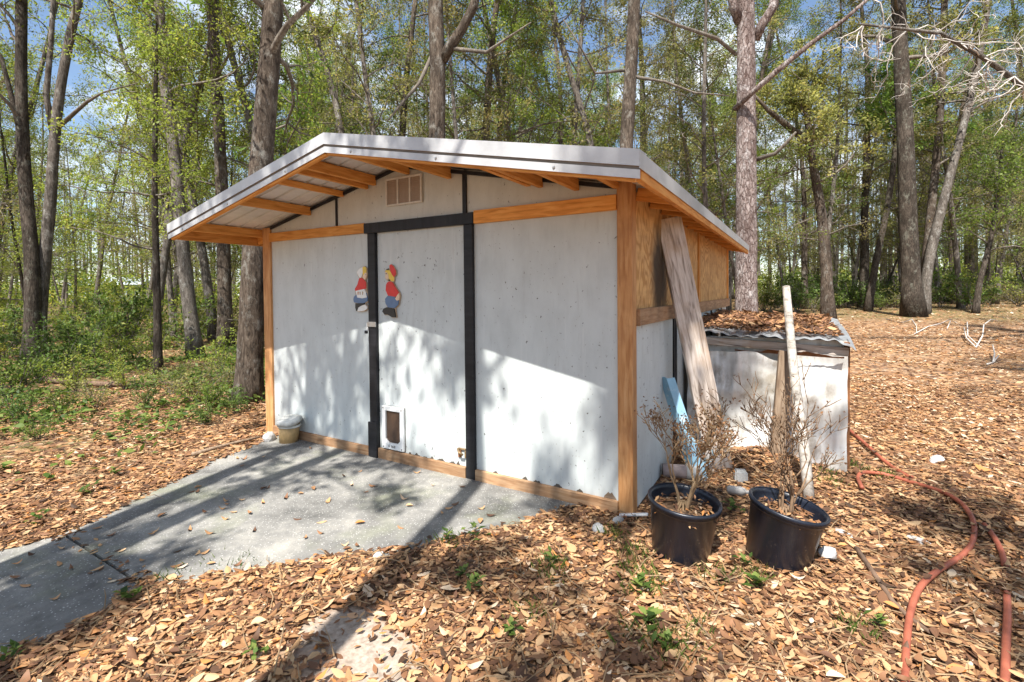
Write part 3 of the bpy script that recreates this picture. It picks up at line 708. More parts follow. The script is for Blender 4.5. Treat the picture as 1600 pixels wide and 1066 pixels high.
def rustrim(u, v):
    x = .55+u*.8; z = .955-.02*u+.03*v*(.4+vnoise(u*12, 1.))
    return (x, YF-.098-.03*v-.015*vnoise(u*9, v*3), z)
obj('torn_edge', MB().grid(rustrim, 40, 2), 'rust', lean, True, recalc=False)
beam('corner_stud', (1.376, YF-.01, 0), (1.376, YF-.01, 1.06), .03, .04, 'rust', lean, up=(1, 0, 0))
beam('corner_stud', (.15, YF+.04, 0), (.15, YF+.04, 1.08), .05, .05, 'board_brown', lean, up=(1, 0, 0))
def side(u, v):
    y = YF+.03+u*2.3; z = -.02+v*1.09
    return (1.385+.006*math.sin(u*2.3/.06*2*math.pi)+.02*(vnoise(u*5, v*3)-.5), y, z)
obj('side_sheet', MB().grid(side, 120, 6), 'galvanised', lean, True, recalc=False)
obj('back_sheet', MB().box(.12, 1.38, YF+2.36, YF+2.37, 0, 1.08), 'galvanised', lean)
def corr(x0, x1, y0, y1, zo, seed):
    def fn(u, v):
        x = x0+(x1-x0)*u; y = y0+(y1-y0)*v+.02*(vnoise(u*6, seed)-.5)*(1-v)
        z = 1.135-.035*(x-.1)+.02*v+zo+.007*math.sin(x/.105*2*math.pi)-.035*(1-v)**4*vnoise(u*3, seed+5.)
        if x > 1.3: z -= .05*(x-1.3)/.1*(1-v)**2
        return (x, y, z)
    return obj('roof_sheet', MB().grid(fn, int((x1-x0)/.012), 14), 'galvanised', lean, True, recalc=False)
corr(.1, .8, YF-.12, YF+1.5, 0, 2.); corr(.74, 1.43, YF-.13, YF+1.5, .007, 7.); corr(.12, 1.45, YF+1.4, YF+2.5, .016, 11.)

# leaning things
tp = on_x(1046, 343, .14); 
p_top = Vector((.135, .86, 2.075)); p_bot = Vector((.50, 1.08, -.02))
plank = beam('leaning_plank', p_bot, p_top, .205, .038, 'board_grey', None, up=Vector((.55, -.8, .15)))
tag(plank, 'wide weathered grey plank leaning against the shed side wall', 'plank')
bp = [Vector((1.10, .86, -.02)), Vector((1.075, 1.02, .3)), Vector((1.03, 1.2, .62)), Vector((.995, 1.36, .92)), Vector((.97, 1.49, 1.2)), Vector((.945, 1.6, 1.52))]
pole = obj('leaning_pole', MB().tube(bp, [.04, .037, .035, .033, .031, .028], 14, jit=.06), 'pale_bark', None, True); tag(pole, 'pale barked pole leaning on the front of the low shack', 'pole')
brd = beam('leaning_board', (.878, 1.40, .04), (.945, 1.545, .975), .11, .03, 'board_brown', None, up=Vector((.45, -1, .12)))
tag(brd, 'narrow brown board leaning on crumpled sheet beside the pale pole', 'board')
# bent blue flashing
def flash(u, v):
    base = Vector((.39, .80, -.03)); top = Vector((.13, .80, .80)); c = base.lerp(top, v)
    wd = .08-.01*v
    if u < .5: off = Vector((-1, -.1, 0))*(wd*(1-u*2))+Vector((0, .06, 0))*(1-u*2)
    else: off = Vector((.75, .75, 0))*(wd*(u*2-1))
    return c+off+Vector((0, 0, .012*(vnoise(u*5, v*6)-.5)))
bl = obj('blue_flashing', MB().grid(flash, 8, 16), 'blue_metal', None, False, recalc=False)
sm_ = bl.modifiers.new('thickness', 'SOLIDIFY'); sm_.thickness = .003
tag(bl, 'bent strip of pale blue metal leaning in the corner behind the potted shrub', 'metal strip')
# drain pipe
dpi = thing('drain_pipe', 'grey-brown clay drain pipe lying at the foot of the shed side wall', 'pipe', (.25, .8, 0))
q0 = Vector((.115, .74, .075)); q1 = Vector((.37, .84, .07)); dv = (q1-q0).normalized()
obj('pipe', MB().tube([q0, q0.lerp(q1, .5), q1], [.052]*3, 18), 'clay_pipe', dpi, True)
obj('collar', MB().tube([q1-dv*.1, q1-dv*.03, q1+dv*.01], [.06, .061, .06], 18), 'cement', dpi, True)
# rim of a teal bowl behind the flashing
obj_b = obj('sunken_bowl', MB().lathe([(.03, 0), (.085, .03), (.1, .11), (.093, .11), (.08, .035), (0, .012)], 20), 'blue_metal', None, True, M=Matrix.Translation((.36, 1.06, .10)) @ Matrix.Rotation(math.radians(50), 4, 'X')); tag(obj_b, 'teal bowl tipped on its side behind the leaning blue strip', 'bowl')
st = beam('white_strip', (.02, -.05, .018), (.2, -.02, .05), .03, .012, 'white_plastic', None); tag(st, 'thin white strip lying at the foot of the corner post', 'strip')

def stone(name, loc, size, mat, label, cat='stone', seed=0, group=None, cube=.0):
    r = np.random.default_rng(seed); bm = bmesh.new()
    if cube: bmesh.ops.create_cube(bm, size=1.0); bmesh.ops.bevel(bm, geom=list(bm.edges), offset=.12, segments=2, affect='EDGES')
    else: bmesh.ops.create_icosphere(bm, subdivisions=2, radius=.5)
    for v in bm.verts: v.co *= 1+r.uniform(-.12, .12)*(.4 if cube else 1)
    me = bpy.data.meshes.new(name); bm.to_mesh(me); bm.free(); me.materials.append(MATS[mat])
    o = bpy.data.objects.new(name, me); C.objects.link(o); o.scale = size; o.location = (loc[0], loc[1], float(gz(loc[0], loc[1]))+size[2]*.3); o.rotation_euler = (r.uniform(-.2, .2), r.uniform(-.2, .2), r.uniform(0, 3))
    return tag(o, label, cat, group)
g0 = on_z(1157, 755); stone('concrete_block', (g0.x, g0.y), (.10, .09, .11), 'cement', 'small grey concrete block lying by the foot of the leaning plank', 'block', 1, cube=1)
g0 = on_z(935, 832); stone('concrete_lump', (g0.x, g0.y), (.1, .075, .06), 'cement', 'small grey concrete lump near the foot of the corner post', 'stone', 2)
g0 = on_z(966, 818); stone('concrete_lump', (g0.x, g0.y), (.1, .06, .05), 'cement', 'rough darker lump against the corner post foot', 'stone', 3)
g0 = on_z(1293, 872); stone('pale_rock', (g0.x, g0.y), (.12, .08, .07), 'pale_stone', 'pale stone beside the tilted black pot', 'stone', 4)
g0 = on_z(1320, 838); stone('pale_rock', (g0.x, g0.y), (.13, .06, .03), 'pale_stone', 'flat pale stone among leaves behind the tilted pot', 'stone', 5)
g0 = on_z(1118, 752); stone('pale_rock', (g0.x-.1, g0.y-.05), (.09, .07, .07), 'cement', 'grey stone under the end of the clay pipe', 'stone', 6)
g0 = on_z(421, 690); stone('pale_rock', (g0.x, g0.y), (.14, .12, .12), 'pale_stone', 'pale rubble lump left of the yellow bucket', 'stone', 7)
g0 = on_z(1465, 722); stone('pale_rock', (g0.x, g0.y), (.2, .1, .05), 'pale_stone', 'flat pale stone beside the red hose behind the shack corner', 'stone', 8)
g0 = on_z(1440, 850); stone('pale_rock', (g0.x, g0.y), (.13, .08, .03), 'pale_stone', 'flat pale stone inside the bend of the red hose', 'stone', 9)
g0 = on_z(655, 835); stone('pale_rock', (-1.0, -1.2), (.07, .05, .04), 'cement', 'small grey pebble at the edge of the concrete', 'stone', 10)
# clear bottle in the leaves
gb0 = on_z(1140, 775)
bo = obj('plastic_bottle', MB().lathe([(0, 0), (.03, 0), (.032, .02), (.03, .06), (.032, .1), (.026, .13), (.012, .15), (.012, .17), (0, .17)], 14), 'pale_stone', None, True, M=Matrix.Translation((gb0.x, gb0.y, .045)) @ Matrix.Rotation(math.radians(75), 4, Vector((.6, .8, 0)))); tag(bo, 'crushed pale bottle lying in leaves between the two pots', 'bottle')

# bucket
bk = thing('lidded_bucket', 'stained yellow bucket with a dirty white lid at the foot of the left corner post', 'bucket', (-3.38, -.13, 0))
MBk = Matrix.Translation((-3.38, -.12, .005)) @ Matrix.Rotation(math.radians(5), 4, 'Y')
obj('bucket_body', MB().lathe([(0, 0), (.088, 0), (.1, .19), (.095, .19), (0, .185)], 24), 'bucket_yellow', bk, True, M=MBk)
obj('rim_band', MB().lathe([(.1, .165), (.109, .168), (.109, .186), (.1, .19)], 24), 'bucket_lid', bk, True, M=MBk)
def lidp(k): return .122+.006*math.sin(k*1.7)
lb = MB().lathe([(0, .03), (.07, .034), (.112, .03), (.122, .012), (.118, -.025), (.1, -.02)], 24); lb.v = [(x*(1+.04*math.sin(7*math.atan2(y, x))), y, z+.008*math.sin(3*math.atan2(y, x))) for x, y, z in lb.v]
obj('lid', lb, 'bucket_lid', bk, True, M=MBk @ Matrix.Translation((-.004, 0, .215)) @ Matrix.Rotation(math.radians(-9), 4, 'Y') @ Matrix.Rotation(math.radians(8), 4, 'X'))

# ------------------------------------------------------------------ potted dead shrubs
def branchy(mb, tips, p, d, L, r, depth, rr, spread=.6):
    pts = [p]; rad = [r]; q = p.copy(); dd = d.copy()
    for k in range(4):
        dd = (dd+Vector((rr.uniform(-1, 1), rr.uniform(-1, 1), rr.uniform(-.5, .8)))*.2).normalized(); q = q+dd*(L/4); pts.append(q.copy()); rad.append(max(.0018, r*(1-.12*(k+1))))
    mb.tube(pts, rad, 5 if depth > 1 else 4)
    if depth <= 0: tips.append((q.copy(), dd.copy())); return
    n = rr.choice((2, 3, 3))
    for k in range(n):
        i = rr.choice((2, 3, 4)) if k else 4
        nd = (dd+Vector((rr.uniform(-1, 1), rr.uniform(-1, 1), rr.uniform(-.4, .7)))*spread).normalized()
        branchy(mb, tips, pts[i], nd, L*rr.uniform(.55, .85), max(.0024, rad[i]*.75), depth-1, rr, spread)
def potted(name, label, loc, tilt, seed, stems, leafy, stem_mat, hgt, lean=(0, 0, 0)):
    rr = random.Random(seed); root = thing(name, label, 'potted plant', loc)
    Mp = Matrix.Translation(loc) @ Matrix.Rotation(tilt[0], 4, Vector(tilt[1]))
    prof = [(.0, .0), (.15, .0), (.156, .012), (.182, .275), (.19, .283), (.194, .29), (.194, .313), (.188, .318), (.181, .314), (.178, .295), (.168, .22), (0, .21)]
    pot = obj('pot', MB().lathe(prof, 40), 'pot_black', root, True, M=Mp)
    obj('rim', MB().lathe([(.189, .296), (.2, .299), (.2, .316), (.193, .322), (.187, .32)], 40), 'pot_black', pot, True, M=Mp)
    sb = MB().grid(lambda u, v: ((.168*v)*math.cos(u*2*math.pi), (.168*v)*math.sin(u*2*math.pi), .232+.03*fbm(u*5, v*4)+.03*(1-v)), 24, 6)
    obj('soil', sb, 'soil', root, True, M=Mp, recalc=False)
    n = 170; a_ = rng.random(n)*6.283; r_ = .165*np.sqrt(rng.random(n)); P = np.stack([r_*np.cos(a_), r_*np.sin(a_), .255+.03*rng.random(n)], 1)
    ang = rng.random(n)*6.283; A = unit(np.stack([np.cos(ang), np.sin(ang), rng.normal(0, .3, n)], 1)); N = unit(np.stack([rng.normal(0, .3, n), rng.normal(0, .3, n), np.ones(n)], 1))
    o = link_mesh('leaf_mulch', polys_mesh('leaf_mulch', leaf_quads(P, A, N, rng.uniform(.03, .06, n), rng.uniform(.015, .025, n)), 4, 'leaf_dry'), root)
    o.matrix_basis = Mp; o['kind'] = 'stuff'
    mb = MB(); tips = []; base = Mp @ Vector((0, 0, .24))
    for k in range(stems):
        a = 6.283*k/stems+rr.uniform(-.5, .5); s0 = rr.uniform(.05, .3)
        d = (Vector((math.cos(a)*s0, math.sin(a)*s0, 1))+Vector(lean)).normalized()
        b0 = base+Vector((math.cos(a), math.sin(a), 0))*.025
        branchy(mb, tips, b0, d, hgt*rr.uniform(.45, .7), rr.uniform(.008, .013), 4 if k < stems-1 else 5, rr, .66)
    obj('branches', mb, stem_mat, root, True, recalc=False)
    rb = MB()
    for k in range(9):
        a = 6.283*k/9; rb.tube([base+Vector((math.cos(a)*.012, math.sin(a)*.012, .06)), base+Vector((math.cos(a)*.045, math.sin(a)*.045, .02)), base+Vector((math.cos(a)*.1, math.sin(a)*.1, .0))], [.008, .006, .003], 4)
    obj('roots', rb, stem_mat, root, True, recalc=False)
    T = np.array([t[0] for t in tips]); sel = rng.integers(0, len(T), leafy); P = T[sel]+rng.normal(0, .018, (leafy, 3))
    A = unit(rng.normal(0, 1, (leafy, 3))+np.array([0, 0, -.4])); N = unit(rng.normal(0, 1, (leafy, 3)))
    o = link_mesh('dead_leaves', polys_mesh('dead_leaves', leaf_quads(P, A, N, rng.uniform(.012, .03, leafy), rng.uniform(.006, .014, leafy)), 4, 'leaf_dead_dark'), root); o['kind'] = 'stuff'
    return root
potted('potted_shrub', 'upright black pot holding a dead shrub with clinging brown leaves', (.455, -.29, .0), (math.radians(5), (.3, 1, 0)), 4, 4, 1000, 'dry_stem', .44, (.3, .15, 0))
potted('potted_shrub', 'tilted black pot holding a nearly bare twiggy dead shrub', (.93, -.09, .0), (math.radians(11), (-.2, 1, 0)), 9, 5, 140, 'dry_stem_dark', .47, (.22, .1, 0))

# ------------------------------------------------------------------ red hose
HOSEPTS = []
def hose(name, label, px, h=.012, rad=.0145):
    pts = []
    for x, y in px:
        p = on_z(x, y, 0); p.z = float(gz(p.x, p.y)); pts.append(p)
    sp = []
    for i in range(len(pts)-1):                                      # Catmull-Rom through the points
        a, b, c, d = pts[max(i-1, 0)], pts[i], pts[i+1], pts[min(i+2, len(pts)-1)]
        for k in range(8):
            t = k/8; q = .5*((2*b)+(c-a)*t+(2*a-5*b+4*c-d)*t*t+(3*b-a-3*c+d)*t**3); q.z += h+.012*math.sin(i*1.3+t); sp.append(q)
    sp.append(pts[-1]+Vector((0, 0, h)))
    HOSEPTS.extend(sp)
    o = obj(name, MB().tube(sp, [rad]*len(sp), 10), 'hose_red', None, True); return tag(o, label, 'hose')
hose('garden_hose', 'long red garden hose curving over dry leaves from behind the shack', [(1326, 676), (1342, 692), (1368, 715), (1392, 733), (1425, 752)], .03)
bpy.data.objects['garden_hose'].name = 'garden_hose'
hose('garden_hose', 'red hose with a hooked end and wide bend lying on the leaves', [(1347, 771), (1341, 756), (1352, 747), (1385, 748), (1428, 760), (1470, 776), (1502, 797), (1521, 826), (1519, 855), (1500, 878), (1470, 901), (1440, 930), (1424, 965), (1417, 1010), (1414, 1080), (1412, 1180)], .034)
hose('garden_hose', 'short straight length of red hose half buried beside the bent hose', [(1538, 826), (1552, 848), (1565, 874), (1570, 893)], .026)
hose('garden_hose', 'straight length of red hose running off parallel to the bent hose', [(1573, 938), (1574, 975), (1572, 1020), (1570, 1080), (1566, 1180)], .03)

# ------------------------------------------------------------------ leaf litter
def litter_pts(n, r0, r1, half):
    a = (rng.random(n)*2-1)*half; r = np.sqrt(rng.random(n)*(r1*r1-r0*r0)+r0*r0)
    th = YAW+math.pi/2-a
    return CAM.x+r*np.cos(th), CAM.y+r*np.sin(th)
def keep(x, y, edge=True):
    k = ~((x > -3.93) & (x < .11) & (y > -.03) & (y < 4.98))
    k &= ~((x > .1) & (x < 1.42) & (y > YF-.06) & (y < YF+2.4))
    jx = x+.2*(fbm(x*4+2, y*4)-.47); jy = y+.22*(fbm(x*4+9, y*4+5)-.47)
    on = inside(PAD_IN, jx, jy) | inside(PATH_IN, jx, jy)
    k &= ~on
    for cx, cy in ((.455, -.29), (.93, -.09)): k &= np.hypot(x-cx, y-cy) > .155
    k &= rng.random(len(x)) > sandf(x, y)*.9
    k &= rng.random(len(x)) > greenf(x, y)*.35*(fbm(x*.8, y*.8) > .5)
    return k
HEX = [(0, 1, 2, 3, 4), (0, 4, 5, 6, 7)]
def litter_verts(x, y, scale, lift=.022, flat=.23):
    n = len(x); z = gz(x, y)+rng.random(n)**2*lift+.004
    ang = rng.random(n)*6.283; A = unit(np.stack([np.cos(ang), np.sin(ang), rng.normal(0, flat*.7, n)], 1))
    N = unit(np.stack([rng.normal(0, flat, n), rng.normal(0, flat, n), np.ones(n)], 1)); N = unit(N-A*np.sum(N*A, 1, keepdims=True)); Sd = np.cross(N, A)
    L = np.clip(rng.lognormal(-3.27, .38, n), .016, .09)*scale; W = L*rng.uniform(.3, .55, n); c = rng.normal(.03, .07, n)*L; fold = rng.normal(.03, .1, n)*W
    P = np.stack([x, y, z], 1); e = lambda q: q[:, None]
    def pt(u, s, h): return P+A*e(L*u)+Sd*e(W*s)+N*e(h)
    V = np.stack([pt(-.5, 0, c), pt(-.3, .3, fold*.6+c*.4), pt(.02, .5, fold), pt(.33, .3, fold*.6+c*.5), pt(.52, 0, c*1.2), pt(.33, -.3, fold*.6+c*.5), pt(.02, -.5, fold), pt(-.3, -.3, fold*.6+c*.4)], 1)
    V[:, :, 2] = np.maximum(V[:, :, 2], (gz(x, y)+.001)[:, None]); return V
def litter_rnd(x, y):
    n = len(x); base = np.where(rng.random(n) < .34, rng.random(n)*.36, rng.beta(1.9, 1.3, n)); far = np.clip((y-1)/7, 0, 1)*np.clip((x-.5)/1.5, 0, 1)
    return np.clip(base+.12*(fbm(x*1.1, y*1.1)-.45)*2+.14*far, 0, .999)
Vs = []; Rs = []; Vf = []; Rf = []
for n, r0, r1, half, sc_ in ((240000, .6, 5, 1.15, 1.0), (150000, 5, 10, 1.0, 1.15), (80000, 10, 19, .98, 1.6), (46000, 19, 40, .96, 2.6)):
    x, y = litter_pts(n, r0, r1, half); k = keep(x, y); x = x[k]; y = y[k]
    k = (rng.random(len(x)) < .5+1.9*(fbm(x*1.3+4, y*1.3)-.36)); x = x[k]; y = y[k]
    Vq = litter_verts(x, y, sc_*rng.uniform(.75, 1.2, len(x)))
    if r0 < 10: Vs.append(Vq); Rs.append(litter_rnd(x, y))
    else: Vf.append(Vq[:, [0, 2, 4, 6]]); Rf.append(litter_rnd(x, y))
ex = []; ey = []
for poly in (PAD[1:-1], PATH):                                          # leaves drifted against the slab edges and into the joint
    for p, q in zip(poly[:-1], poly[1:]):
        k = int(170*math.hypot(q[0]-p[0], q[1]-p[1])); t = rng.random(k); ex.append(p[0]+(q[0]-p[0])*t+rng.normal(0, .035, k)); ey.append(p[1]+(q[1]-p[1])*t+rng.normal(0, .035, k))
ex = np.concatenate(ex); ey = np.concatenate(ey); k = (ey < -.05) & ~((np.abs(ey+1.98) < .07) & (ex > -2.85) & (ex < -2.0) & (rng.random(len(ex)) < .8)); ex = ex[k]; ey = ey[k]
Vq = litter_verts(ex, ey, np.full(len(ex), .95), .012, .2); Vq[:, :, 2] = np.maximum(Vq[:, :, 2], .0155); Vs.append(Vq); Rs.append(litter_rnd(ex, ey))
lit = link_mesh('leaf_litter', polys_mesh('leaf_litter', np.concatenate(Vs), 6, 'leaf_dry', np.concatenate(Rs), HEX))
tag(lit, 'dry brown fallen leaves covering the ground around the shed', 'leaves', kind='stuff')
lf2 = link_mesh('far_leaf_litter', polys_mesh('far_leaf_litter', np.concatenate(Vf), 4, 'leaf_dry', np.concatenate(Rf)))
tag(lf2, 'dry golden leaves covering the far lawn and the woodland floor', 'leaves', kind='stuff')
# pine needles lying in and over the leaves
n = 46000; x, y = litter_pts(n, .8, 8, 1.1); k = keep(x, y) & (fbm(x*1.7+6, y*1.7+2) > .42); x = x[k]; y = y[k]; n = len(x)
P = np.stack([x, y, gz(x, y)+.006+.026*rng.random(n)], 1); ang = rng.random(n)*6.283; A = unit(np.stack([np.cos(ang), np.sin(ang), rng.normal(0, .12, n)], 1)); N = unit(rng.normal(0, .3, (n, 3))+np.array([0, 0, 1]))
nd = link_mesh('pine_needles', polys_mesh('pine_needles', leaf_quads(P, A, N, rng.uniform(.05, .13, n), rng.uniform(.0016, .003, n)), 4, 'leaf_dry', rng.beta(2, 2, n))); tag(nd, 'dry pine needles and straw scattered through the fallen leaves', 'needles', kind='stuff')
# fine twigs and broken stalks strewn through the litter
tm = MB()
for _ in range(900):
    u = random.uniform(-60, 1660); v = 500+600*random.random()**.8; p = on_z(u, v)
    if not bool(keep(np.array([p.x]), np.array([p.y]))[0]): continue
    a_ = random.uniform(0, 6.28); L_ = random.uniform(.06, .28); z0 = float(gz(p.x, p.y))+.026; d_ = Vector((math.cos(a_), math.sin(a_), 0)); sd_ = Vector((-d_.y, d_.x, 0))
    tm.tube([p+Vector((0, 0, z0)), p+d_*L_*.5+sd_*random.gauss(0, .02)+Vector((0, 0, z0+random.random()*.02)), p+d_*L_+Vector((0, 0, z0))], [.0032, .0026, .0014], 3, cap=False)
tag(obj('twig_litter', tm, 'dry_stem', None, False, recalc=False), 'thin dry twigs strewn over the fallen leaves', 'twigs', kind='stuff')
# heap on the lean-to roof
n = 5200; x = rng.uniform(.12, 1.36, n); y = YF-.09+rng.random(n)*2.4; k = (fbm(x*3, y*2) > .26)&(x < 1.3+.06*vnoise(y*6, x*0))&(y > YF-.1+.12*vnoise(x*7, y*0)); x = x[k]; y = y[k]
V = litter_verts(x, y, np.full(len(x), 1.25), .03, .5); dz = (1.15-.035*(x-.1)+.02*np.clip((y-YF)/1.5, 0, 2)+.05*np.clip((y-YF)/.5, 0, 1)*fbm(x*3, y*3)*rng.random(len(x))) - gz(x, y); V[:, :, 2] += dz[:, None]
rl = link_mesh('roof_leaves', polys_mesh('roof_leaves', V, 6, 'leaf_dry', np.clip(rng.beta(1.5, 3.6, len(x)), 0, .99), HEX)); tag(rl, 'brown fallen leaves heaped on the corrugated roof of the low shack', 'leaves', kind='stuff')
# leaves caught on the shed roof edge
n = 900; x = EXR-.02-rng.random(n)**2*1.4; y = rng.uniform(-.5, 5, n); k = fbm(x*2, y*2) > .4; x = x[k]; y = y[k]
V = litter_verts(x, y, np.full(len(x), .9), .02, .4); V[:, :, 2] += (np.array([zt(q) for q in x])-.012-gz(x, y))[:, None]
rl = link_mesh('roof_leaves', polys_mesh('roof_leaves', V, 6, 'leaf_dry', None, HEX)); tag(rl, 'scattered fallen leaves lying along the eave of the shed roof', 'leaves', kind='stuff')
# the largest single leaves: parts of the ground and of the path
def leaf_shape(seed):
    r = np.random.default_rng(seed); L = .058*r.uniform(.75, 1.2); W = .023*r.uniform(.8, 1.35); mb = MB()
    c1 = r.uniform(.0, .02); c2 = r.uniform(-.006, .012); tw = r.uniform(-.4, .4)
    us = [0, .18, .4, .62, .84, 1]; ws = [.08, .62, 1, .95, .55, .03]
    for u, q in zip(us, ws):
        for s_ in (-.5, 0, .5):
            yy = s_*W*q; zz = c1*(2*u-1)**2+c2*abs(s_)*2*q+tw*yy*(u-.5)*1.4
            mb.v.append((L*(u-.5), yy+.006*math.sin(u*3+seed), zz+.003))
    for i in range(5):
        for j in range(2): a = i*3+j; mb.f.append((a, a+1, a+4, a+3))
    return mb
LEAFM = []
for k in range(7):
    m, n_, l_, b_ = nodes('fallen_leaf_%d' % k, .6, 0, .25)
    inf = n_.new('ShaderNodeObjectInfo'); cl = ramp(n_, l_, inf.outputs['Random'], LIT); l_.new(cl, b_.inputs['Base Color'])
    me = bpy.data.meshes.new('fallen_leaf'); q = leaf_shape(k); me.from_pydata(q.v, [], q.f); me.materials.append(m); me.polygons.foreach_set('use_smooth', [True]*len(me.polygons)); LEAFM.append(me)
def put_leaf(x, y, z, parent, tl=.2):
    o = bpy.data.objects.new('fallen_leaf', random.choice(LEAFM)); C.objects.link(o); o.parent = parent; o.matrix_parent_inverse = world_of(parent).inverted()
    o.location = (x, y, z); o.rotation_euler = (random.gauss(0, tl), random.gauss(0, tl), random.uniform(0, 6.28)); s = random.uniform(.75, 1.15); o.scale = (s, s, s)
cnt = 0
while cnt < 255:
    u = random.uniform(-40, 1640); v = 1085-280*random.random()**1.3; p = on_z(u, v)
    xa = np.array([p.x]); ya = np.array([p.y])
    if not bool(keep(xa, ya)[0]): continue
    put_leaf(p.x, p.y, float(gz(p.x, p.y))+.024+random.random()*.01, ground); cnt += 1
for q in random.sample([h_ for h_ in HOSEPTS if h_.y > -1.2], 34): put_leaf(q.x+random.gauss(0, .012), q.y+random.gauss(0, .012), q.z+.014, ground, .25)
cnt = 0
while cnt < 85:
    p = on_z(random.uniform(0, 890), random.uniform(700, 960))
    if not (inside(PAD, np.array([p.x]), np.array([p.y]))[0] or inside(PATH, np.array([p.x]), np.array([p.y]))[0]) or p.y > -.06: continue
    put_leaf(p.x, p.y, .017, path, .05); cnt += 1

# ------------------------------------------------------------------ twigs, sticks, weeds, grass
def stick(name, label, px, r, mat, cat='branch', group=None, lift=.02):
    pts = []
    for x, y, *h in px:
        p = on_z(x, y, 0)
        for _ in range(5): p = on_z(x, y, float(gz(p.x, p.y)))
        p.z += r*.7+lift+(h[0] if h else 0); pts.append(p)
    o = obj(name, MB().tube(pts, [r*(1-.5*i/len(pts)) for i in range(len(pts))], 6), mat, None, True); return tag(o, label, cat, group)
stick('fallen_log', 'long thin dark log lying on the forest floor left of the shed', [(72, 598), (110, 603), (160, 606), (205, 606), (245, 604), (300, 606)], .055, 'log_brown', 'log')
stick('dead_stick', 'dark forked stick half buried in leaves beside the bent red hose', [(1338, 865), (1365, 905), (1395, 950), (1420, 975), (1455, 1000)], .014, 'log_brown')
stick('dead_stick', 'pale dry stalk standing out of the leaves near the sandy patch', [(428, 1065), (436, 1035, .02), (446, 995, .05)], .004, 'dry_stem')
stick('dead_stick', 'thin forked twig in the leaves below the tilted pot', [(1055, 910), (1068, 945), (1085, 975), (1110, 1005)], .006, 'log_brown')
stick('flat_stick', 'flat weathered stick at the far edge of the concrete slab', [(300, 716), (340, 704), (380, 694), (405, 688)], .018, 'board_brown')
for lab, pl in (('sprawling bleached fallen branch with curled twigs on the far lawn', [[(1385, 500), (1408, 506), (1425, 500), (1432, 512), (1432, 522), (1428, 524)], [(1432, 522), (1450, 512), (1470, 507), (1485, 500), (1495, 506)], [(1485, 503), (1480, 515)]]),
                ('bleached fallen branch with two upright forks on the lawn', [[(1506, 520, .12), (1510, 533, .05), (1525, 545)], [(1525, 545), (1535, 533, .1), (1537, 520, .2), (1548, 511, .22), (1558, 512, .2)], [(1511, 515, .2), (1512, 530, .06), (1530, 543)]]),
                ('small bleached forked twig standing on the lawn', [[(1552, 568), (1554, 560, .06), (1551, 549, .1)], [(1553, 567), (1560, 562, .04)], [(1542, 572), (1554, 568)]])):
    r_ = thing('fallen_branch', lab, 'branch', on_z(*pl[0][0][:2]), 'bleached branches on the lawn')
    for q in pl:
        pts = []
        for x, y, *h in q:
            p = on_z(x, y+ (h[0]*50 if h else 0), 0)
            for _ in range(8): p = on_z(x, y+(h[0]*50 if h else 0), float(gz(p.x, p.y)))
            p.z += .03+(h[0]*1.6 if h else 0); pts.append(p)
        obj('limb', MB().tube(pts, [.015*(1-.5*i/len(pts)) for i in range(len(pts))], 6), 'twig_pale', r_, True)
# grey hose loop behind the corner post
lp = [Vector((-4.3+.16*math.cos(t), .35+.12*math.cos(t*.5), .26+.25*math.sin(t))) for t in np.linspace(-1.2, 4.4, 26)]
o = obj('wire_loop', MB().tube(lp, [.012]*26, 6), 'cement', None, True); tag(o, 'loop of stiff grey cable standing behind the left corner post', 'cable')

def weed_mesh(seed, n, h, wide):
    r = np.random.default_rng(seed); P = np.zeros((n, 3)); P[:, :2] = r.normal(0, .02*wide, (n, 2)); P[:, 2] = r.random(n)*h
    a = r.random(n)*6.283; A = unit(np.stack([np.cos(a), np.sin(a), r.uniform(.1, .8, n)], 1)); N = unit(np.stack([-np.cos(a)*.5, -np.sin(a)*.5, np.ones(n)], 1))
    me = polys_mesh('weed', leaf_quads(P, A, N, r.uniform(.03, .06, n)*wide, r.uniform(.02, .03, n)*wide), 4, 'leaf_weed', r.random(n)); return me
WM = [weed_mesh(k, 14, .05, 1.0) for k in range(4)]
wl = {(722, 912): 'small green weed sprouting in leaves nearest the edge of the concrete', (400, 1036): 'broad-leaved green seedling among leaves near the path', (740, 932): 'green sprig beside the sprouting weed in the leaves', (145, 700): None, (160, 655): None, (860, 885): None, (1140, 800): None}
spots = [(722, 908), (742, 928), (860, 888), (400, 1036), (1012, 985), (1042, 1020), (1160, 890), (1145, 805), (1180, 925), (1375, 990), (700, 848), (740, 845), (200, 945), (20, 1035), (140, 775), (60, 818), (180, 745), (150, 690), (290, 655), (230, 690), (800, 1000), (1000, 930)]
for i, (u, v) in enumerate(spots):
    p = on_z(u, v); o = bpy.data.objects.new('weed', WM[i % 4]); C.objects.link(o); o.location = (p.x, p.y, float(gz(p.x, p.y))+.02); o.rotation_euler.z = i*1.3; s = .8+.5*((i*37) % 10)/10; o.scale = (s, s, s)
    tag(o, 'small bright green weed seedling sprouting through the fallen leaves', 'weed', 'weed seedlings in the leaves')
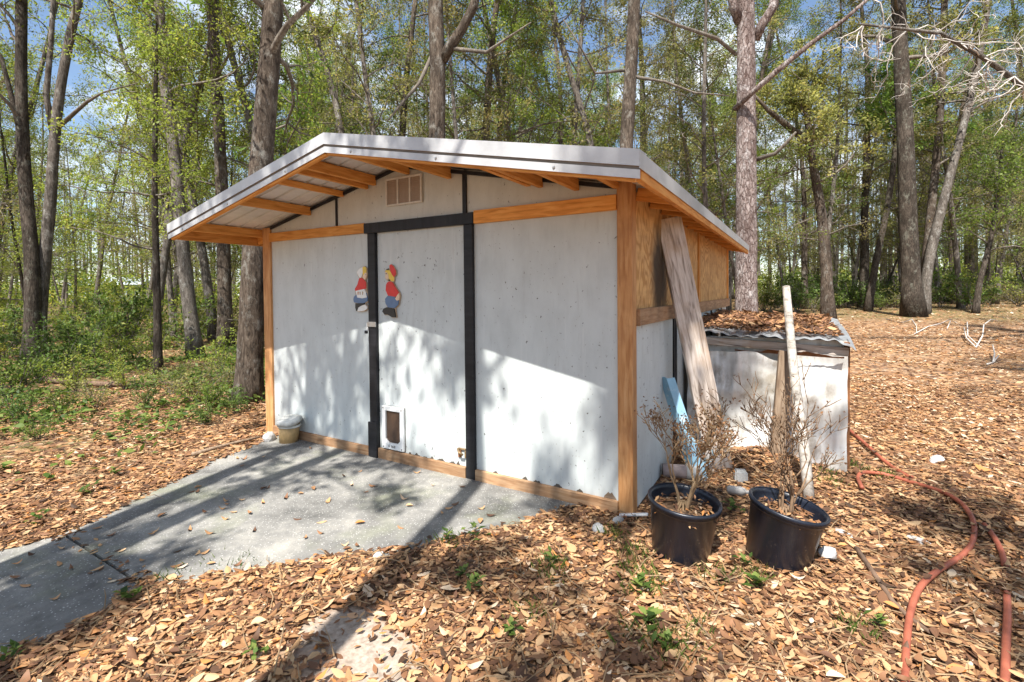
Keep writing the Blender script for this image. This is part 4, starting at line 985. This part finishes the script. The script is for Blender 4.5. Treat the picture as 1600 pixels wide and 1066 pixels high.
# grass tufts
def tufts(n, centres, spread, name, label, mat='leaf_weed', hh=(.035, .09)):
    c = centres[rng.integers(0, len(centres), n)]; P = np.concatenate([c+rng.normal(0, spread, (n, 2)), np.zeros((n, 1))], 1); P[:, 2] = gz(P[:, 0], P[:, 1])
    a = rng.random(n)*6.283; A = unit(np.stack([np.cos(a)*.5, np.sin(a)*.5, rng.uniform(.5, 1.2, n)], 1)); N = unit(np.stack([-np.sin(a), np.cos(a), np.zeros(n)], 1))
    o = link_mesh(name, polys_mesh(name, leaf_quads(P, A, N, rng.uniform(*hh, n), rng.uniform(.004, .008, n)), 4, mat)); return tag(o, label, 'grass', kind='stuff')
cs = np.array([[on_z(u, v).x, on_z(u, v).y] for u, v in [(990, 870), (980, 890), (860, 900), (865, 885), (1090, 990), (1060, 1030), (1040, 1010), (1120, 905), (1180, 905), (1200, 880), (1000, 1000), (830, 960), (1380, 745), (1330, 730), (1360, 740), (1290, 745), (1300, 760), (270, 899), (320, 884), (380, 878), (700, 850), (1000, 925), (1010, 910), (960, 840), (1340, 990)]])
tufts(1300, cs, .05, 'grass_tufts', 'thin green grass blades coming up through the fallen leaves')

# ------------------------------------------------------------------ trees
def limb_path(p, d, L, rr, n=6, wander=.22, up=.05, droop=0):
    pts = [Vector(p)]; dd = Vector(d).normalized(); q = Vector(p)
    for k in range(n):
        dd = (dd+Vector((rr.gauss(0, wander), rr.gauss(0, wander), rr.gauss(0, wander)+up-droop*k/n))).normalized(); q = q+dd*(L/n); pts.append(q.copy())
    return pts
def interp(pts, t):
    f = t*(len(pts)-1); i = min(int(f), len(pts)-2); return pts[i].lerp(pts[i+1], f-i), (pts[i+1]-pts[i]).normalized()
def tree_parts(pts, r0, r1, seed, limbs=12, start=.3, llen=(1.6, 3.0), leaves=9000, leaf=(.07, .12), sides=9, subs=5, twigs=4, elev=(.1, .8), sparse=0, droop=.05, flare=1.35, limb_r=.38, wid=.42):
    rr = random.Random(seed); r_ = np.random.default_rng(seed)
    # resample the trunk smoothly
    pts = [Vector(p) for p in pts]; fine = []; N_ = max(14, 3*len(pts))
    for i in range(N_+1):
        q, _ = interp(pts, i/N_); fine.append(q)
    for _ in range(2):
        fine = [fine[0]]+[(fine[i-1]+fine[i]*2+fine[i+1])/4 for i in range(1, N_)]+[fine[-1]]
    rad = [(r0+(r1-r0)*(i/N_)**.8) for i in range(N_+1)]
    rad[0] *= flare; rad[1] *= 1+(flare-1)*.3
    trunk = MB().tube(fine, rad, sides, jit=.035)
    br = MB(); LP = []; LA = []
    for k in range(limbs):
        t = start+(1-start)*(k+rr.random())/limbs; t = min(t, .985); p, td = interp(fine, t); az = 2.399*k+rr.uniform(-.5, .5); el = rr.uniform(*elev)
        d = Vector((math.cos(az)*math.cos(el), math.sin(az)*math.cos(el), math.sin(el))); L = rr.uniform(*llen)*(1.1-.55*t); rt = max(.012, (r0+(r1-r0)*t**.8)*limb_r)
        lp = limb_path(p, d, L, rr, 6, .2, .06, droop); br.tube(lp, [rt*(1-.8*i/6) for i in range(7)], 5, cap=False)
        for s in range(subs):
            ts = .25+.75*(s+rr.random())/subs; sp_, sd = interp(lp, min(.99, ts)); sdv = (sd*.6+Vector((rr.gauss(0, .7), rr.gauss(0, .7), rr.gauss(.1, .5)))).normalized()
            sl_ = limb_path(sp_, sdv, L*rr.uniform(.25, .5), rr, 3, .25, .03, droop); r2 = max(.009, rt*.38); br.tube(sl_, [r2, r2*.7, r2*.45, r2*.2], 4, cap=False)
            for q in range(twigs):
                tq = .3+.7*(q+rr.random())/twigs; tp_, td_ = interp(sl_, min(.99, tq)); tv = (td_*.5+Vector((rr.gauss(0, .8), rr.gauss(0, .8), rr.gauss(0, .6)))).normalized(); tl = rr.uniform(.2, .5)
                e = tp_+tv*tl; br.tube([tp_, tp_.lerp(e, .5)+Vector((0, 0, .02)), e], [.0065, .005, .002], 3, cap=False)
                if rr.random() >= sparse: LP.append((tp_, e))
    n = leaves; lm = None
    if n and LP:
        a = np.array([x[0] for x in LP]); b = np.array([x[1] for x in LP]); idx = r_.integers(0, len(LP), n); t = r_.random((n, 1))**.7
        P = a[idx]*(1-t)+b[idx]*t+r_.normal(0, .085, (n, 3)); d = unit(b-a)[idx]
        A = unit(d*.6+r_.normal(0, .7, (n, 3))+np.array([0, 0, -.25])); Nn = unit(r_.normal(0, .75, (n, 3))+np.array([0, 0, .8]))
        tone = r_.random(len(LP))[idx]; L = r_.uniform(*leaf, n)
        lm = (leaf_quads(P, A, Nn, L, L*r_.uniform(wid*.8, wid*1.2, n)), np.clip(.55*tone+.45*r_.random(n), 0, .999))
    return trunk, br, lm
def make_tree(name, label, pts, r0, r1, seed, barkm, leafm, group=None, branchm='bark_branch', extra=None, **kw):
    base = Vector(pts[0]); loc = [p-base for p in map(Vector, pts)]
    t, b, lf = tree_parts(loc, r0, r1, seed, **kw)
    root = thing(name, label, 'tree', (0, 0, 0), group)
    obj('trunk', t, barkm, root, True, recalc=False)
    if b.v: obj('branches', b, branchm, root, True, recalc=False)
    if extra:
        for q, ra in extra:
            obj('limb', MB().tube([Vector(p)-base for p in q], ra, 7, jit=.04), barkm if ra[0] > .05 else branchm, root, True, recalc=False)
    if lf: 
        c = link_mesh('crown', polys_mesh('crown', lf[0], 4, leafm, lf[1]), root)
    root.location = base; root.matrix_basis = Matrix.Translation(base)
    return root
def px_trunk(px, depth, top, gy=None):
    """trunk line through photo pixels at one distance, foot on the ground, carried on upward to height 'top'"""
    pts = []
    for k, (x, y) in enumerate(px):
        p = at(x, y, depth)
        if k == 0: p.z = float(gz(p.x, p.y))-.05
        pts.append(p)
    d = (pts[-1]-pts[-2]); d.normalize(); d = (d+Vector((0, 0, 1.2))).normalized()
    while pts[-1].z < top: pts.append(pts[-1]+d*max(.6, (top-pts[-1].z)/3)); d = (d+Vector((random.gauss(0, .05), random.gauss(0, .05), .1))).normalized()
    return pts
def branch_px(px, depth, ddepth=0): return [at(x, y, depth+ddepth*i/max(1, len(px)-1)) for i, (x, y) in enumerate(px)]
W_ = lambda wpx, depth: wpx/FPX*depth/2
TREES = [  # name, label, pixel line from the foot up, distance, width px at foot/top, top height, bark, leaf, options
 ('oak_tree', 'thick brown trunk rising right behind the left corner of the shed', [(388, 632), (392, 520), (396, 420), (408, 250), (420, 120), (428, 0)], 6.7, 40, 36, 11, 'bark_oak', 'leaf_green', dict(limbs=18, start=.36, llen=(1.6, 3.4), leaves=7500, leaf=(.08, .14), sides=18, wid=.34)),
 ('oak_tree', 'stout grey-brown trunk with a forked limb standing behind the shed ridge', [(683, 560), (682, 300), (683, 200), (684, 100), (680, 0)], 11, 30, 26, 15, 'bark_oak', 'leaf_olive', dict(limbs=14, start=.42, llen=(2, 4), leaves=8000, leaf=(.08, .14), sides=14)),
 ('pine_tree', 'slim brown trunk leaning slightly behind the right half of the shed roof', [(970, 560), (975, 300), (983, 150), (992, 0)], 11.5, 24, 18, 15, 'bark_oak', 'leaf_olive', dict(limbs=12, start=.55, llen=(1.5, 3), leaves=7000, leaf=(.08, .14), sides=12)),
 ('pine_tree', 'straight pinkish pine trunk with a broken limb behind the low shack', [(1166, 560), (1166, 400), (1166, 250), (1166, 120), (1165, 0)], 9.2, 34, 26, 14, 'bark_pine', 'leaf_olive', dict(limbs=10, start=.62, llen=(2, 3.5), leaves=8000, leaf=(.08, .14), sides=18)),
 ('oak_tree', 'large dark trunk flared at its foot at the edge of the lawn', [(1428, 488), (1420, 380), (1417, 270), (1410, 130), (1403, 0)], 18, 27, 17, 18, 'bark_dark', 'leaf_olive', dict(limbs=18, start=.3, llen=(2.5, 4.5), leaves=13000, leaf=(.1, .17), sides=14)),
 ('forked_tree', 'dark mossy forked trunk at the wood edge, left stem of the pair', [(48, 560), (52, 470), (50, 400), (40, 300), (32, 150), (34, 0)], 10.8, 23, 13, 12, 'bark_dark', 'leaf_spring', dict(limbs=12, start=.35, llen=(1.5, 3), leaves=3600, leaf=(.06, .1), sides=12)),
 ('forked_tree', 'pale grey leaning stem beside the mossy forked trunk, splitting into a Y', [(58, 560), (66, 440), (78, 330), (84, 230), (92, 150), (112, 40), (125, 0)], 11, 18, 11, 12, 'bark_grey', 'leaf_spring', dict(limbs=12, start=.4, llen=(1.5, 3), leaves=3600, leaf=(.06, .1), sides=12)),
 ('sapling', 'slim dark sapling standing alone in the undergrowth behind the fallen log', [(247, 590), (246, 500), (244, 400), (241, 300), (243, 180)], 9.1, 13, 7, 6.5, 'bark_dark', 'leaf_spring', dict(limbs=16, start=.4, llen=(.8, 1.6), leaves=5200, leaf=(.05, .09))),
 ('slender_tree', 'grey curved trunk standing between the lone sapling and the shed', [(306, 560), (290, 430), (281, 340), (274, 250), (256, 120), (248, 0)], 11.4, 21, 14, 12, 'bark_grey', 'leaf_spring', dict(limbs=14, start=.35, llen=(1.5, 3), leaves=4500, leaf=(.06, .1), sides=12)),
 ('slender_tree', 'grey-brown trunk showing between the curved trunk and the thick brown one', [(353, 548), (350, 420), (347, 300), (340, 150), (330, 0)], 13, 22, 14, 13, 'bark_oak', 'leaf_spring', dict(limbs=14, start=.35, llen=(1.5, 3.2), leaves=5500, leaf=(.06, .1), sides=12)),
 ('slender_tree', 'thin leaning trunk bending left above the shed peak', [(548, 470), (541, 260), (528, 170), (505, 90), (480, 20)], 14, 12, 9, 13, 'bark_grey', 'leaf_spring', dict(limbs=14, start=.35, llen=(1.2, 2.4), leaves=7000, leaf=(.08, .13))),
 ('slender_tree', 'bleached leaning trunk crossing open sky above the shed roof', [(945, 420), (928, 230), (905, 160), (880, 80), (862, 10)], 13.5, 12, 8, 12, 'bark_grey', 'leaf_spring', dict(limbs=12, start=.4, llen=(1.2, 2.4), leaves=5000, leaf=(.08, .13))),
 ('crooked_tree', 'crooked brown trunk between pine and lawn-edge tree, one limb arching left', [(1294, 478), (1290, 400), (1283, 330), (1272, 270), (1262, 190)], 17, 19, 13, 8.5, 'bark_oak', 'leaf_olive', dict(limbs=16, start=.45, llen=(1.6, 3.2), leaves=9000, leaf=(.09, .15))),
 ('leaning_tree', 'pale stem leaning right beside the large lawn-edge trunk', [(1444, 486), (1448, 420), (1470, 330), (1494, 240), (1525, 120), (1545, 0)], 19, 15, 9, 15, 'bark_grey', 'leaf_olive', dict(limbs=14, start=.35, llen=(1.8, 3.4), leaves=9000, leaf=(.09, .15))),
 ('leaning_tree', 'upright brown stem rising between the lawn-edge trunk and the leaning one', [(1440, 486), (1450, 380), (1458, 300), (1470, 180), (1476, 0)], 20, 14, 9, 16, 'bark_oak', 'leaf_olive', dict(limbs=30, start=.27, llen=(1.8, 3.4), leaves=9000, leaf=(.09, .15))),
 ('leaning_tree', 'thin dark stem leaning right between crooked trunk and large lawn-edge trunk', [(1356, 480), (1368, 410), (1385, 335), (1398, 250)], 21, 11, 7, 10, 'bark_dark', 'leaf_green', dict(limbs=14, start=.4, llen=(1.5, 2.8), leaves=8000, leaf=(.09, .15))),
 ('sapling', 'dark leaning sapling in the brush at the far lawn edge', [(1524, 482), (1530, 440), (1545, 390), (1556, 330)], 19, 9, 5, 7, 'bark_dark', 'leaf_green', dict(limbs=26, start=.25, llen=(1, 2.2), leaves=6000, leaf=(.08, .13))),
]
EXTRA = {
 1: [([at(690, 95, 11), at(705, 70, 10.9), at(722, 45, 10.8), at(740, 10, 10.7), at(752, -40, 10.6)], [.13, .12, .11, .1, .08]),
     ([at(694, 75, 11), at(760, 82, 10.6), at(800, 55, 10.3), at(830, 35, 10)], [.05, .04, .025, .012]),
     ([at(678, 80, 11), at(655, 130, 10.8), at(625, 165, 10.6), at(605, 190, 10.4)], [.05, .04, .03, .015])],
 2: [([at(976, 110, 11.5), at(930, 115, 11.3), at(905, 70, 11.1), at(880, 30, 11)], [.04, .03, .02, .012]),
     ([at(978, 118, 11.5), at(1040, 128, 11.2), at(1085, 145, 11), at(1140, 150, 10.8)], [.04, .03, .022, .012])],
 3: [([at(1150, 85, 9.2), at(1120, 60, 9), at(1060, 40, 8.8), at(1008, 18, 8.7)], [.04, .035, .028, .015]),
     ([at(1148, 170, 9.2), at(1175, 145, 8.8), at(1215, 110, 8.5), at(1262, 72, 8.3), at(1320, 30, 8.1), at(1360, -5, 8)], [.055, .05, .05, .042, .034, .025]),
     ([at(1180, 62, 9.2), at(1190, 40, 9.1), at(1208, 12, 9), at(1215, -30, 9)], [.09, .09, .085, .075]),
     ([at(1156, 35, 9.2), at(1146, 10, 9.1), at(1140, -30, 9)], [.09, .08, .07]),
     ([at(1180, 250, 9.2), at(1212, 240, 8.9), at(1230, 222, 8.8), at(1244, 206, 8.7)], [.045, .035, .03, .018])],
 5: [([at(42, 250, 10.8), at(20, 160, 10.7), at(2, 90, 10.6), at(-20, 60, 10.5)], [.07, .05, .04, .03])],
 6: [([at(84, 215, 11), at(72, 150, 10.9), at(80, 60, 10.8), at(84, -20, 10.7)], [.07, .06, .05, .045]),
     ([at(90, 200, 11), at(135, 160, 10.8), at(160, 145, 10.6), at(215, 130, 10.4)], [.05, .035, .022, .01])],
 12: [([at(1262, 220, 17), at(1240, 205, 16.8), at(1222, 190, 16.6), at(1200, 172, 16.4), at(1180, 150, 16.2)], [.14, .12, .1, .07, .04])],
}
for i, (nm, lab, px, dep, w0, w1, top, bk_, lf_, kw) in enumerate(TREES):
    make_tree(nm, lab, px_trunk(px, dep, top), W_(w0, dep), W_(w1, dep)*.55, 140+i*7, bk_, lf_, extra=EXTRA.get(i), **kw)
# dead grey tree just outside on the right, its bare boughs hanging into view
dt = make_tree('dead_tree', 'dead tree at lawn side reaching bleached bare curling branches over the lawn', px_trunk([(1790, 560), (1785, 300), (1770, 100)], 9.5, 9), .17, .06, 77, 'bark_grey', 'leaf_olive', branchm='twig_pale', limbs=0, leaves=0,
    extra=[([at(1775, 180, 9.5), at(1680, 190, 9.2), at(1600, 135, 9), at(1540, 92, 8.9), at(1470, 52, 8.8), at(1345, 38, 8.7)], [.08, .07, .055, .045, .035, .018])])
rr = random.Random(21); tw = MB()
for (x0, y0) in [(1600, 135), (1570, 112), (1545, 95), (1520, 80), (1490, 62), (1460, 50), (1420, 46), (1585, 120), (1350, 38), (1380, 40), (1535, 90), (1600, 140), (1500, 66)]:
    for _ in range(4):
        p = at(x0, y0, 8.9); d = Vector((rr.gauss(-.3, .6), rr.gauss(0, .5), rr.gauss(-.45, .5))).normalized(); L = rr.uniform(.5, 1.6)
        lp = limb_path(p, d, L, rr, 8, .38, 0); tw.tube(lp, [.014*(1-.1*i) for i in range(9)], 4, cap=False)
        for _ in range(4):
            q, dd = interp(lp, rr.uniform(.3, .95)); l2 = limb_path(q, (dd+Vector((rr.gauss(0, .8), rr.gauss(0, .8), rr.gauss(0, .8)))), rr.uniform(.2, .5), rr, 5, .45, 0); tw.tube(l2, [.007*(1-.15*i) for i in range(6)], 3, cap=False)
base = Vector(dt.location); tw.v = [(x-base.x, y-base.y, z-base.z) for x, y, z in tw.v]
o = obj('twigs', tw, 'twig_pale', None, True, recalc=False); o.parent = dt

# forest prototypes, copied with their parts
def straight(h, lean, seed):
    r = random.Random(seed); a = r.random()*6.28; p = Vector((0, 0, -.1)); out = [p]; d = Vector((math.cos(a)*lean, math.sin(a)*lean, 1)).normalized()
    for k in range(8): d = (d+Vector((r.gauss(0, .05), r.gauss(0, .05), .06))).normalized(); p = p+d*(h/8); out.append(p)
    return out
PROTO = []
specs = [(15, .13, .1, 'bark_grey', 'leaf_spring', 'slender grey tree with fresh yellow-green leaves', dict(limbs=26, start=.18, llen=(1.6, 3.4), leaves=17500, leaf=(.055, .1))),
         (16, .16, .08, 'bark_oak', 'leaf_green', 'brown-barked tree with mid-green leaves', dict(limbs=28, start=.22, llen=(1.8, 3.8), leaves=17500, leaf=(.055, .1))),
         (14, .10, .15, 'bark_grey', 'leaf_olive', 'thin grey tree with dull olive leaves', dict(limbs=26, start=.16, llen=(1.5, 3.2), leaves=13500, leaf=(.055, .1))),
         (9, .06, .2, 'bark_dark', 'leaf_spring', 'small understorey tree with bright yellow-green leaves', dict(limbs=30, start=.16, llen=(1.2, 2.8), leaves=13500, leaf=(.05, .09))),
         (10, .07, .18, 'bark_grey', 'leaf_green', 'small understorey tree with green leaves', dict(limbs=30, start=.16, llen=(1.2, 3.0), leaves=13500, leaf=(.05, .09))),
         (13, .11, .12, 'bark_pale', 'leaf_olive', 'nearly bare grey tree with a haze of twigs', dict(limbs=26, start=.2, llen=(1.5, 3), leaves=6000, leaf=(.07, .11), subs=7, twigs=5)),
         (17, .2, .05, 'bark_dark', 'leaf_olive', 'tall dark trunk with olive foliage', dict(limbs=22, start=.3, llen=(2, 4), leaves=17500, leaf=(.06, .105))),
         (8, .045, .25, 'bark_dark', 'leaf_olive', 'spindly leaning understorey tree with sparse olive leaves', dict(limbs=24, start=.2, llen=(1.2, 2.6), leaves=8500, leaf=(.05, .09)))]
for k, (h, r, ln, bk_, lf_, lab, kw) in enumerate(specs):
    t = make_tree('forest_tree', lab, straight(h, ln, 40+k), r, r*.25, 300+k, bk_, lf_, **kw); t['blab'] = lab; PROTO.append(t)
used = set()
TREEPOS = []
def plant_tree(k, x, y, zone, s=None, rz=None):
    src = PROTO[k]
    o = src if k not in used else copy_tree(src); used.add(k)
    s = s or random.uniform(.82, 1.2)
    o.matrix_basis = Matrix.Identity(4); o.location = (x, y, float(gz(x, y))-.02); o.rotation_euler = (0, 0, random.uniform(0, 6.28) if rz is None else rz); o.scale = (s, s, s)
    o['label'] = specs[k][5]+' '+zone; o['group'] = specs[k][5].split(' with')[0]+' '+zone; TREEPOS.append((x, y))
    return o
MARKS = [(48, 'behind the mossy forked trunk'), (247, 'behind the lone sapling'), (288, 'behind the grey curved trunk'), (350, 'behind the grey-brown trunk'), (400, 'behind the thick brown trunk'), (530, 'behind the thin leaning trunk'), (683, 'behind the fork-limbed trunk'), (800, 'behind the middle of the shed'), (910, 'behind the bleached leaning trunk'), (980, 'behind the slim brown trunk'), (1166, 'behind the pinkish pine'), (1285, 'behind the crooked brown trunk'), (1372, 'behind the thin dark stem'), (1420, 'behind the large lawn-edge trunk'), (1475, 'behind the pale leaning stem'), (1540, 'behind the dark leaning sapling'), (1640, 'beside the dead tree')]
rt_ = random.Random(8); n_p = 0; tries = 0
while n_p < 215 and tries < 9000:
    tries += 1
    px = rt_.uniform(-170, 1770); dep = 13+31*rt_.random()**.85
    if 380 < px < 1190 and dep < 12.5: continue
    if px > 1185 and dep < 19.5+rt_.random()*3: continue
    if px < 380 and dep < 12.5: continue
    p = at(px, 450, dep)
    if any((p.x-a)**2+(p.y-b)**2 < 1.3**2 for a, b in TREEPOS): continue
    if -4.6 < p.x < .6 and -1 < p.y < 6.2: continue
    if px < 420 and rt_.random() < .35: continue
    if 60 < px < 225 and dep < 36 and rt_.random() < .5: continue
    zone = min(MARKS, key=lambda q: abs(q[0]-px))[1]
    if px < 450: k = rt_.choice((0, 0, 3, 3, 2, 4, 7, 5, 5))
    elif px < 950: k = rt_.choice((0, 1, 3, 2, 2, 5, 4, 0, 5))
    else: k = rt_.choice((1, 2, 2, 6, 5, 5, 7, 4, 0))
    plant_tree(k, p.x, p.y, zone); n_p += 1
# trees on the near side of the clearing, behind the viewpoint: they throw the shade on slab and wall
def shade_tree(label, q, t, r, h, start, leaves, seed, lf='leaf_olive', limbs=11, llen=(1.2, 2.3), leaf=(.09, .15)):
    """q: a point on the ground that the trunk's shadow crosses; the tree stands t metres from it towards the sun"""
    p = q+SUN_H*t; p.z = float(gz(p.x, p.y))-.05
    make_tree('clearing_tree', label, [p+Vector((.1*math.sin(k*1.3+seed), .08*math.cos(k*1.7+seed), h*k/7)) for k in range(8)], r, r*.3, seed, 'bark_oak', lf, limbs=limbs, start=start, llen=llen, leaves=leaves, leaf=leaf, subs=4, twigs=3, sparse=.7)
shade_tree('straight trunk at the near side of the clearing, closest to the concrete path mouth', on_z(500, 990), 2.5, .13, 11, .66, 2600, 501)
shade_tree('slim brown trunk beside the far side of the concrete path', on_z(117, 841), 2.3, .15, 10.5, .62, 2300, 502)
shade_tree('second slim brown trunk standing close to the concrete path', on_z(160, 874), 2.9, .15, 11, .62, 2400, 503)
shade_tree('stout trunk with leafy crown behind the two path trunks', on_z(40, 950), 4.2, .12, 7.2, .45, 4200, 504, 'leaf_green', llen=(.8, 1.4))
shade_tree('leafy tree on the near side of the clearing opposite the shed corner', Vector((.3, -1.2, 0)), 5.5, .045, 13.5, .6, 3600, 505, 'leaf_green')
shade_tree('lone tree on the near side of the clearing facing the potted shrubs', Vector((2.3, -1.0, 0)), 5.0, .11, 12, .5, 2600, 506)
for k, x, y, s in ((5, 7.2, -3.8, 1.0), (2, 10.5, -2.0, 1.0), (6, 7.6, 6.5, .9), (2, 9.5, 10.5, 1.0), (1, 6.3, 2.2, .8), (0, -9.5, -8.0, 1.0), (4, 3.5, -12, 1.0)):
    plant_tree(k, x, y, 'on the near side of the clearing', s)

# ------------------------------------------------------------------ shrubs and ground cover
def shrub_proto(seed, h, leaves, leafm, leaf):
    rr = random.Random(seed); root = thing('shrub', 'shrub', 'shrub'); mb = MB(); LP = []
    for k in range(9):
        a = rr.random()*6.28; d = Vector((math.cos(a)*.6, math.sin(a)*.6, 1)); lp = limb_path((0, 0, 0), d, h*rr.uniform(.6, 1.1), rr, 5, .2); mb.tube(lp, [.012*(1-.15*i) for i in range(6)], 4, cap=False)
        for q in range(7):
            p, dd = interp(lp, rr.uniform(.2, 1)); e = p+(dd*.4+Vector((rr.gauss(0, .7), rr.gauss(0, .7), rr.gauss(.1, .4)))).normalized()*h*rr.uniform(.15, .35); mb.tube([p, e], [.004, .002], 3, cap=False); LP.append((p, e))
    obj('stems', mb, 'bark_branch', root, True, recalc=False)
    r_ = np.random.default_rng(seed); n = leaves; a = np.array([x[0] for x in LP]); b = np.array([x[1] for x in LP]); idx = r_.integers(0, len(LP), n); t = r_.random((n, 1))
    P = a[idx]*(1-t)+b[idx]*t+r_.normal(0, .035, (n, 3)); A = unit(r_.normal(0, .7, (n, 3))+np.array([0, 0, .1])); N = unit(r_.normal(0, .5, (n, 3))+np.array([0, 0, 1])); L = r_.uniform(*leaf, n)
    link_mesh('foliage', polys_mesh('foliage', leaf_quads(P, A, N, L, L*.45), 4, leafm, np.clip(.5*r_.random(len(LP))[idx]+.5*r_.random(n), 0, .99)), root)
    return root
SH = [shrub_proto(1, 1.1, 850, 'leaf_weed', (.06, .1)), shrub_proto(2, .8, 700, 'leaf_green', (.05, .09)), shrub_proto(3, 1.4, 850, 'leaf_spring', (.06, .1)), shrub_proto(4, 1.0, 500, 'leaf_olive', (.05, .08))]
shl = ['bright green leafy shrub', 'low dark green shrub', 'loose yellow-green shrub', 'sparse twiggy shrub with few leaves']; ush = set()
def plant_shrub(k, x, y, zone, s):
    o = SH[k] if k not in ush else copy_tree(SH[k]); ush.add(k)
    o.matrix_basis = Matrix.Identity(4); o.location = (x, y, float(gz(x, y))-.01); o.rotation_euler = (0, 0, random.uniform(0, 6.28)); o.scale = (s, s, s)
    o['label'] = shl[k]+' '+zone; o['group'] = shl[k]+' '+zone
rt_ = random.Random(31)
for u, v, k, s in [(95, 590, 0, .9), (60, 600, 0, .8), (140, 560, 0, .9), (25, 620, 1, .9), (110, 540, 2, .9), (330, 640, 1, .5), (368, 648, 0, .3), (350, 610, 3, .6), (300, 630, 3, .6), (180, 575, 2, .7), (210, 560, 1, .8), (10, 560, 0, 1.1), (345, 585, 2, .6), (270, 620, 3, .5), (225, 640, 0, .35), (150, 640, 3, .5), (90, 650, 1, .4), (30, 665, 0, .4), (195, 610, 2, .45), (285, 600, 1, .5), (120, 615, 2, .5), (320, 665, 0, .25), (60, 690, 1, .3)]:
    p = on_z(u, v); plant_shrub(k, p.x, p.y, 'in the undergrowth left of the shed', s)
for _ in range(62):
    px = rt_.uniform(-120, 420); dep = rt_.uniform(10.5, 27); p = at(px, 450, dep); plant_shrub(rt_.choice((0, 1, 2, 2, 3)), p.x, p.y, 'deep in the woods left of the shed', rt_.uniform(.8, 1.5))
for _ in range(95):
    px = rt_.uniform(1150, 1720); dep = rt_.uniform(20.5, 36); p = at(px, 450, dep); plant_shrub(rt_.choice((0, 1, 1, 2, 3)), p.x, p.y, 'along the far edge of the lawn', rt_.uniform(.8, 1.7))
# low green cover left of the path
n = 46000; x = rng.uniform(-17, -4.0, n); y = rng.uniform(-3.5, 6, n); k = (fbm(x*.75+3, y*.75) > .5-.05*(x < -6)) & (rng.random(n) < greenf(x, y)+.12); x = x[k]; y = y[k]; n = len(x)
P = np.stack([x, y, gz(x, y)+rng.random(n)*.12+.02], 1); A = unit(np.concatenate([rng.normal(0, 1, (n, 2)), rng.normal(.2, .3, (n, 1))], 1)); N = unit(rng.normal(0, .35, (n, 3))+np.array([0, 0, 1])); L = rng.uniform(.05, .11, n)
gc = link_mesh('ground_cover', polys_mesh('ground_cover', leaf_quads(P, A, N, L, L*.5), 4, 'leaf_weed')); tag(gc, 'low green leafy plants spreading over the forest floor left of the shed', 'ground cover', kind='stuff')

# ------------------------------------------------------------------ far woods: one mass behind the single trees
fw = MB(); rt_ = random.Random(77)
for _ in range(520):
    px = rt_.uniform(-330, 1930); dep = rt_.uniform(42, 75)
    if 110 < px < 220 and dep < 62: dep = 66+dep*.15
    p = at(px, 450, dep); z = float(gz(p.x, p.y)); h = rt_.uniform(12, 22); r = rt_.uniform(.08, .22); a, b = rt_.gauss(0, .6), rt_.gauss(0, .6)
    fw.tube([(p.x, p.y, z-.3), (p.x+a*.4, p.y+b*.4, z+h*.5), (p.x+a, p.y+b, z+h)], [r, r*.7, r*.2], 4, cap=False)
far = bpy.data.objects.new('far_woods', None); C.objects.link(far); far.location = at(800, 450, 58); far.matrix_basis = Matrix.Translation(at(800, 450, 58)); tag(far, 'distant woodland closing off the view behind the nearer trees', 'woods', kind='stuff')
obj('trunks', fw, 'bark_pale', far, True, recalc=False)['kind'] = 'stuff'
n = 210000; cl = 2100; cx = np.array([[*at(rt_.uniform(-350, 1950), 450, rt_.uniform(44, 76)).xy] for _ in range(cl)]); cz = rng.random(cl)**1.9*20+.3; cz[:500] = rng.random(500)*3.2; cr_ = rng.uniform(.7, 2.4, cl)
idx = rng.integers(0, cl, n); P = np.concatenate([cx[idx], cz[idx][:, None]], 1)+rng.normal(0, .55, (n, 3))*cr_[idx][:, None]*np.array([1, 1, .6]); P[:, 2] += gz(P[:, 0], P[:, 1]); P = P[P[:, 2] > gz(P[:, 0], P[:, 1])]; n = len(P)
A = unit(rng.normal(0, 1, (n, 3))); N = unit(rng.normal(0, .7, (n, 3))+np.array([0, 0, .7])); L = rng.uniform(.2, .42, n); hlf = rng.random(n) < .75
for nm_, mt_, msk in (('foliage', 'leaf_spring', hlf), ('foliage', 'leaf_green', ~hlf)):
    o = link_mesh(nm_, polys_mesh(nm_, leaf_quads(P[msk], A[msk], N[msk], L[msk], L[msk]*.5), 4, mt_), far); o['kind'] = 'stuff'

# distant pale house glimpsed on the left
hp = at(165, 462, 62); hz = float(gz(hp.x, hp.y)); hh = thing('distant_house', 'distant low pale blue-white house glimpsed through the woods left of the shed', 'house', (hp.x, hp.y, hz))
ru = Vector((math.cos(YAW), math.sin(YAW), 0)); Mh = Matrix.Translation((hp.x, hp.y, hz)) @ Matrix.Rotation(YAW, 4, 'Z')
obj('wall', MB().box(-4.5, 4.5, 0, 5, 0, 2.4), 'far_wall', hh, M=Mh)
rf = MB(); rf.v = [(-4.9, -.5, 2.35), (4.9, -.5, 2.35), (4.9, 5.5, 2.35), (-4.9, 5.5, 2.35), (-4.9, 2.5, 3.4), (4.9, 2.5, 3.4)]; rf.f = [(0, 1, 5, 4), (2, 3, 4, 5), (0, 4, 3), (1, 2, 5), (0, 3, 2, 1)]
obj('roof', rf, 'far_roof', hh, M=Mh)
for x in (-3.2, -1.2, 1.2, 3.2): obj('window', MB().box(x-.5, x+.5, -.03, -.002, 1.0, 2.0), 'far_glass', hh, M=Mh)
obj('door', MB().box(-.45, .45, -.05, -.003, 0, 2.0), 'far_roof', hh, M=Mh)
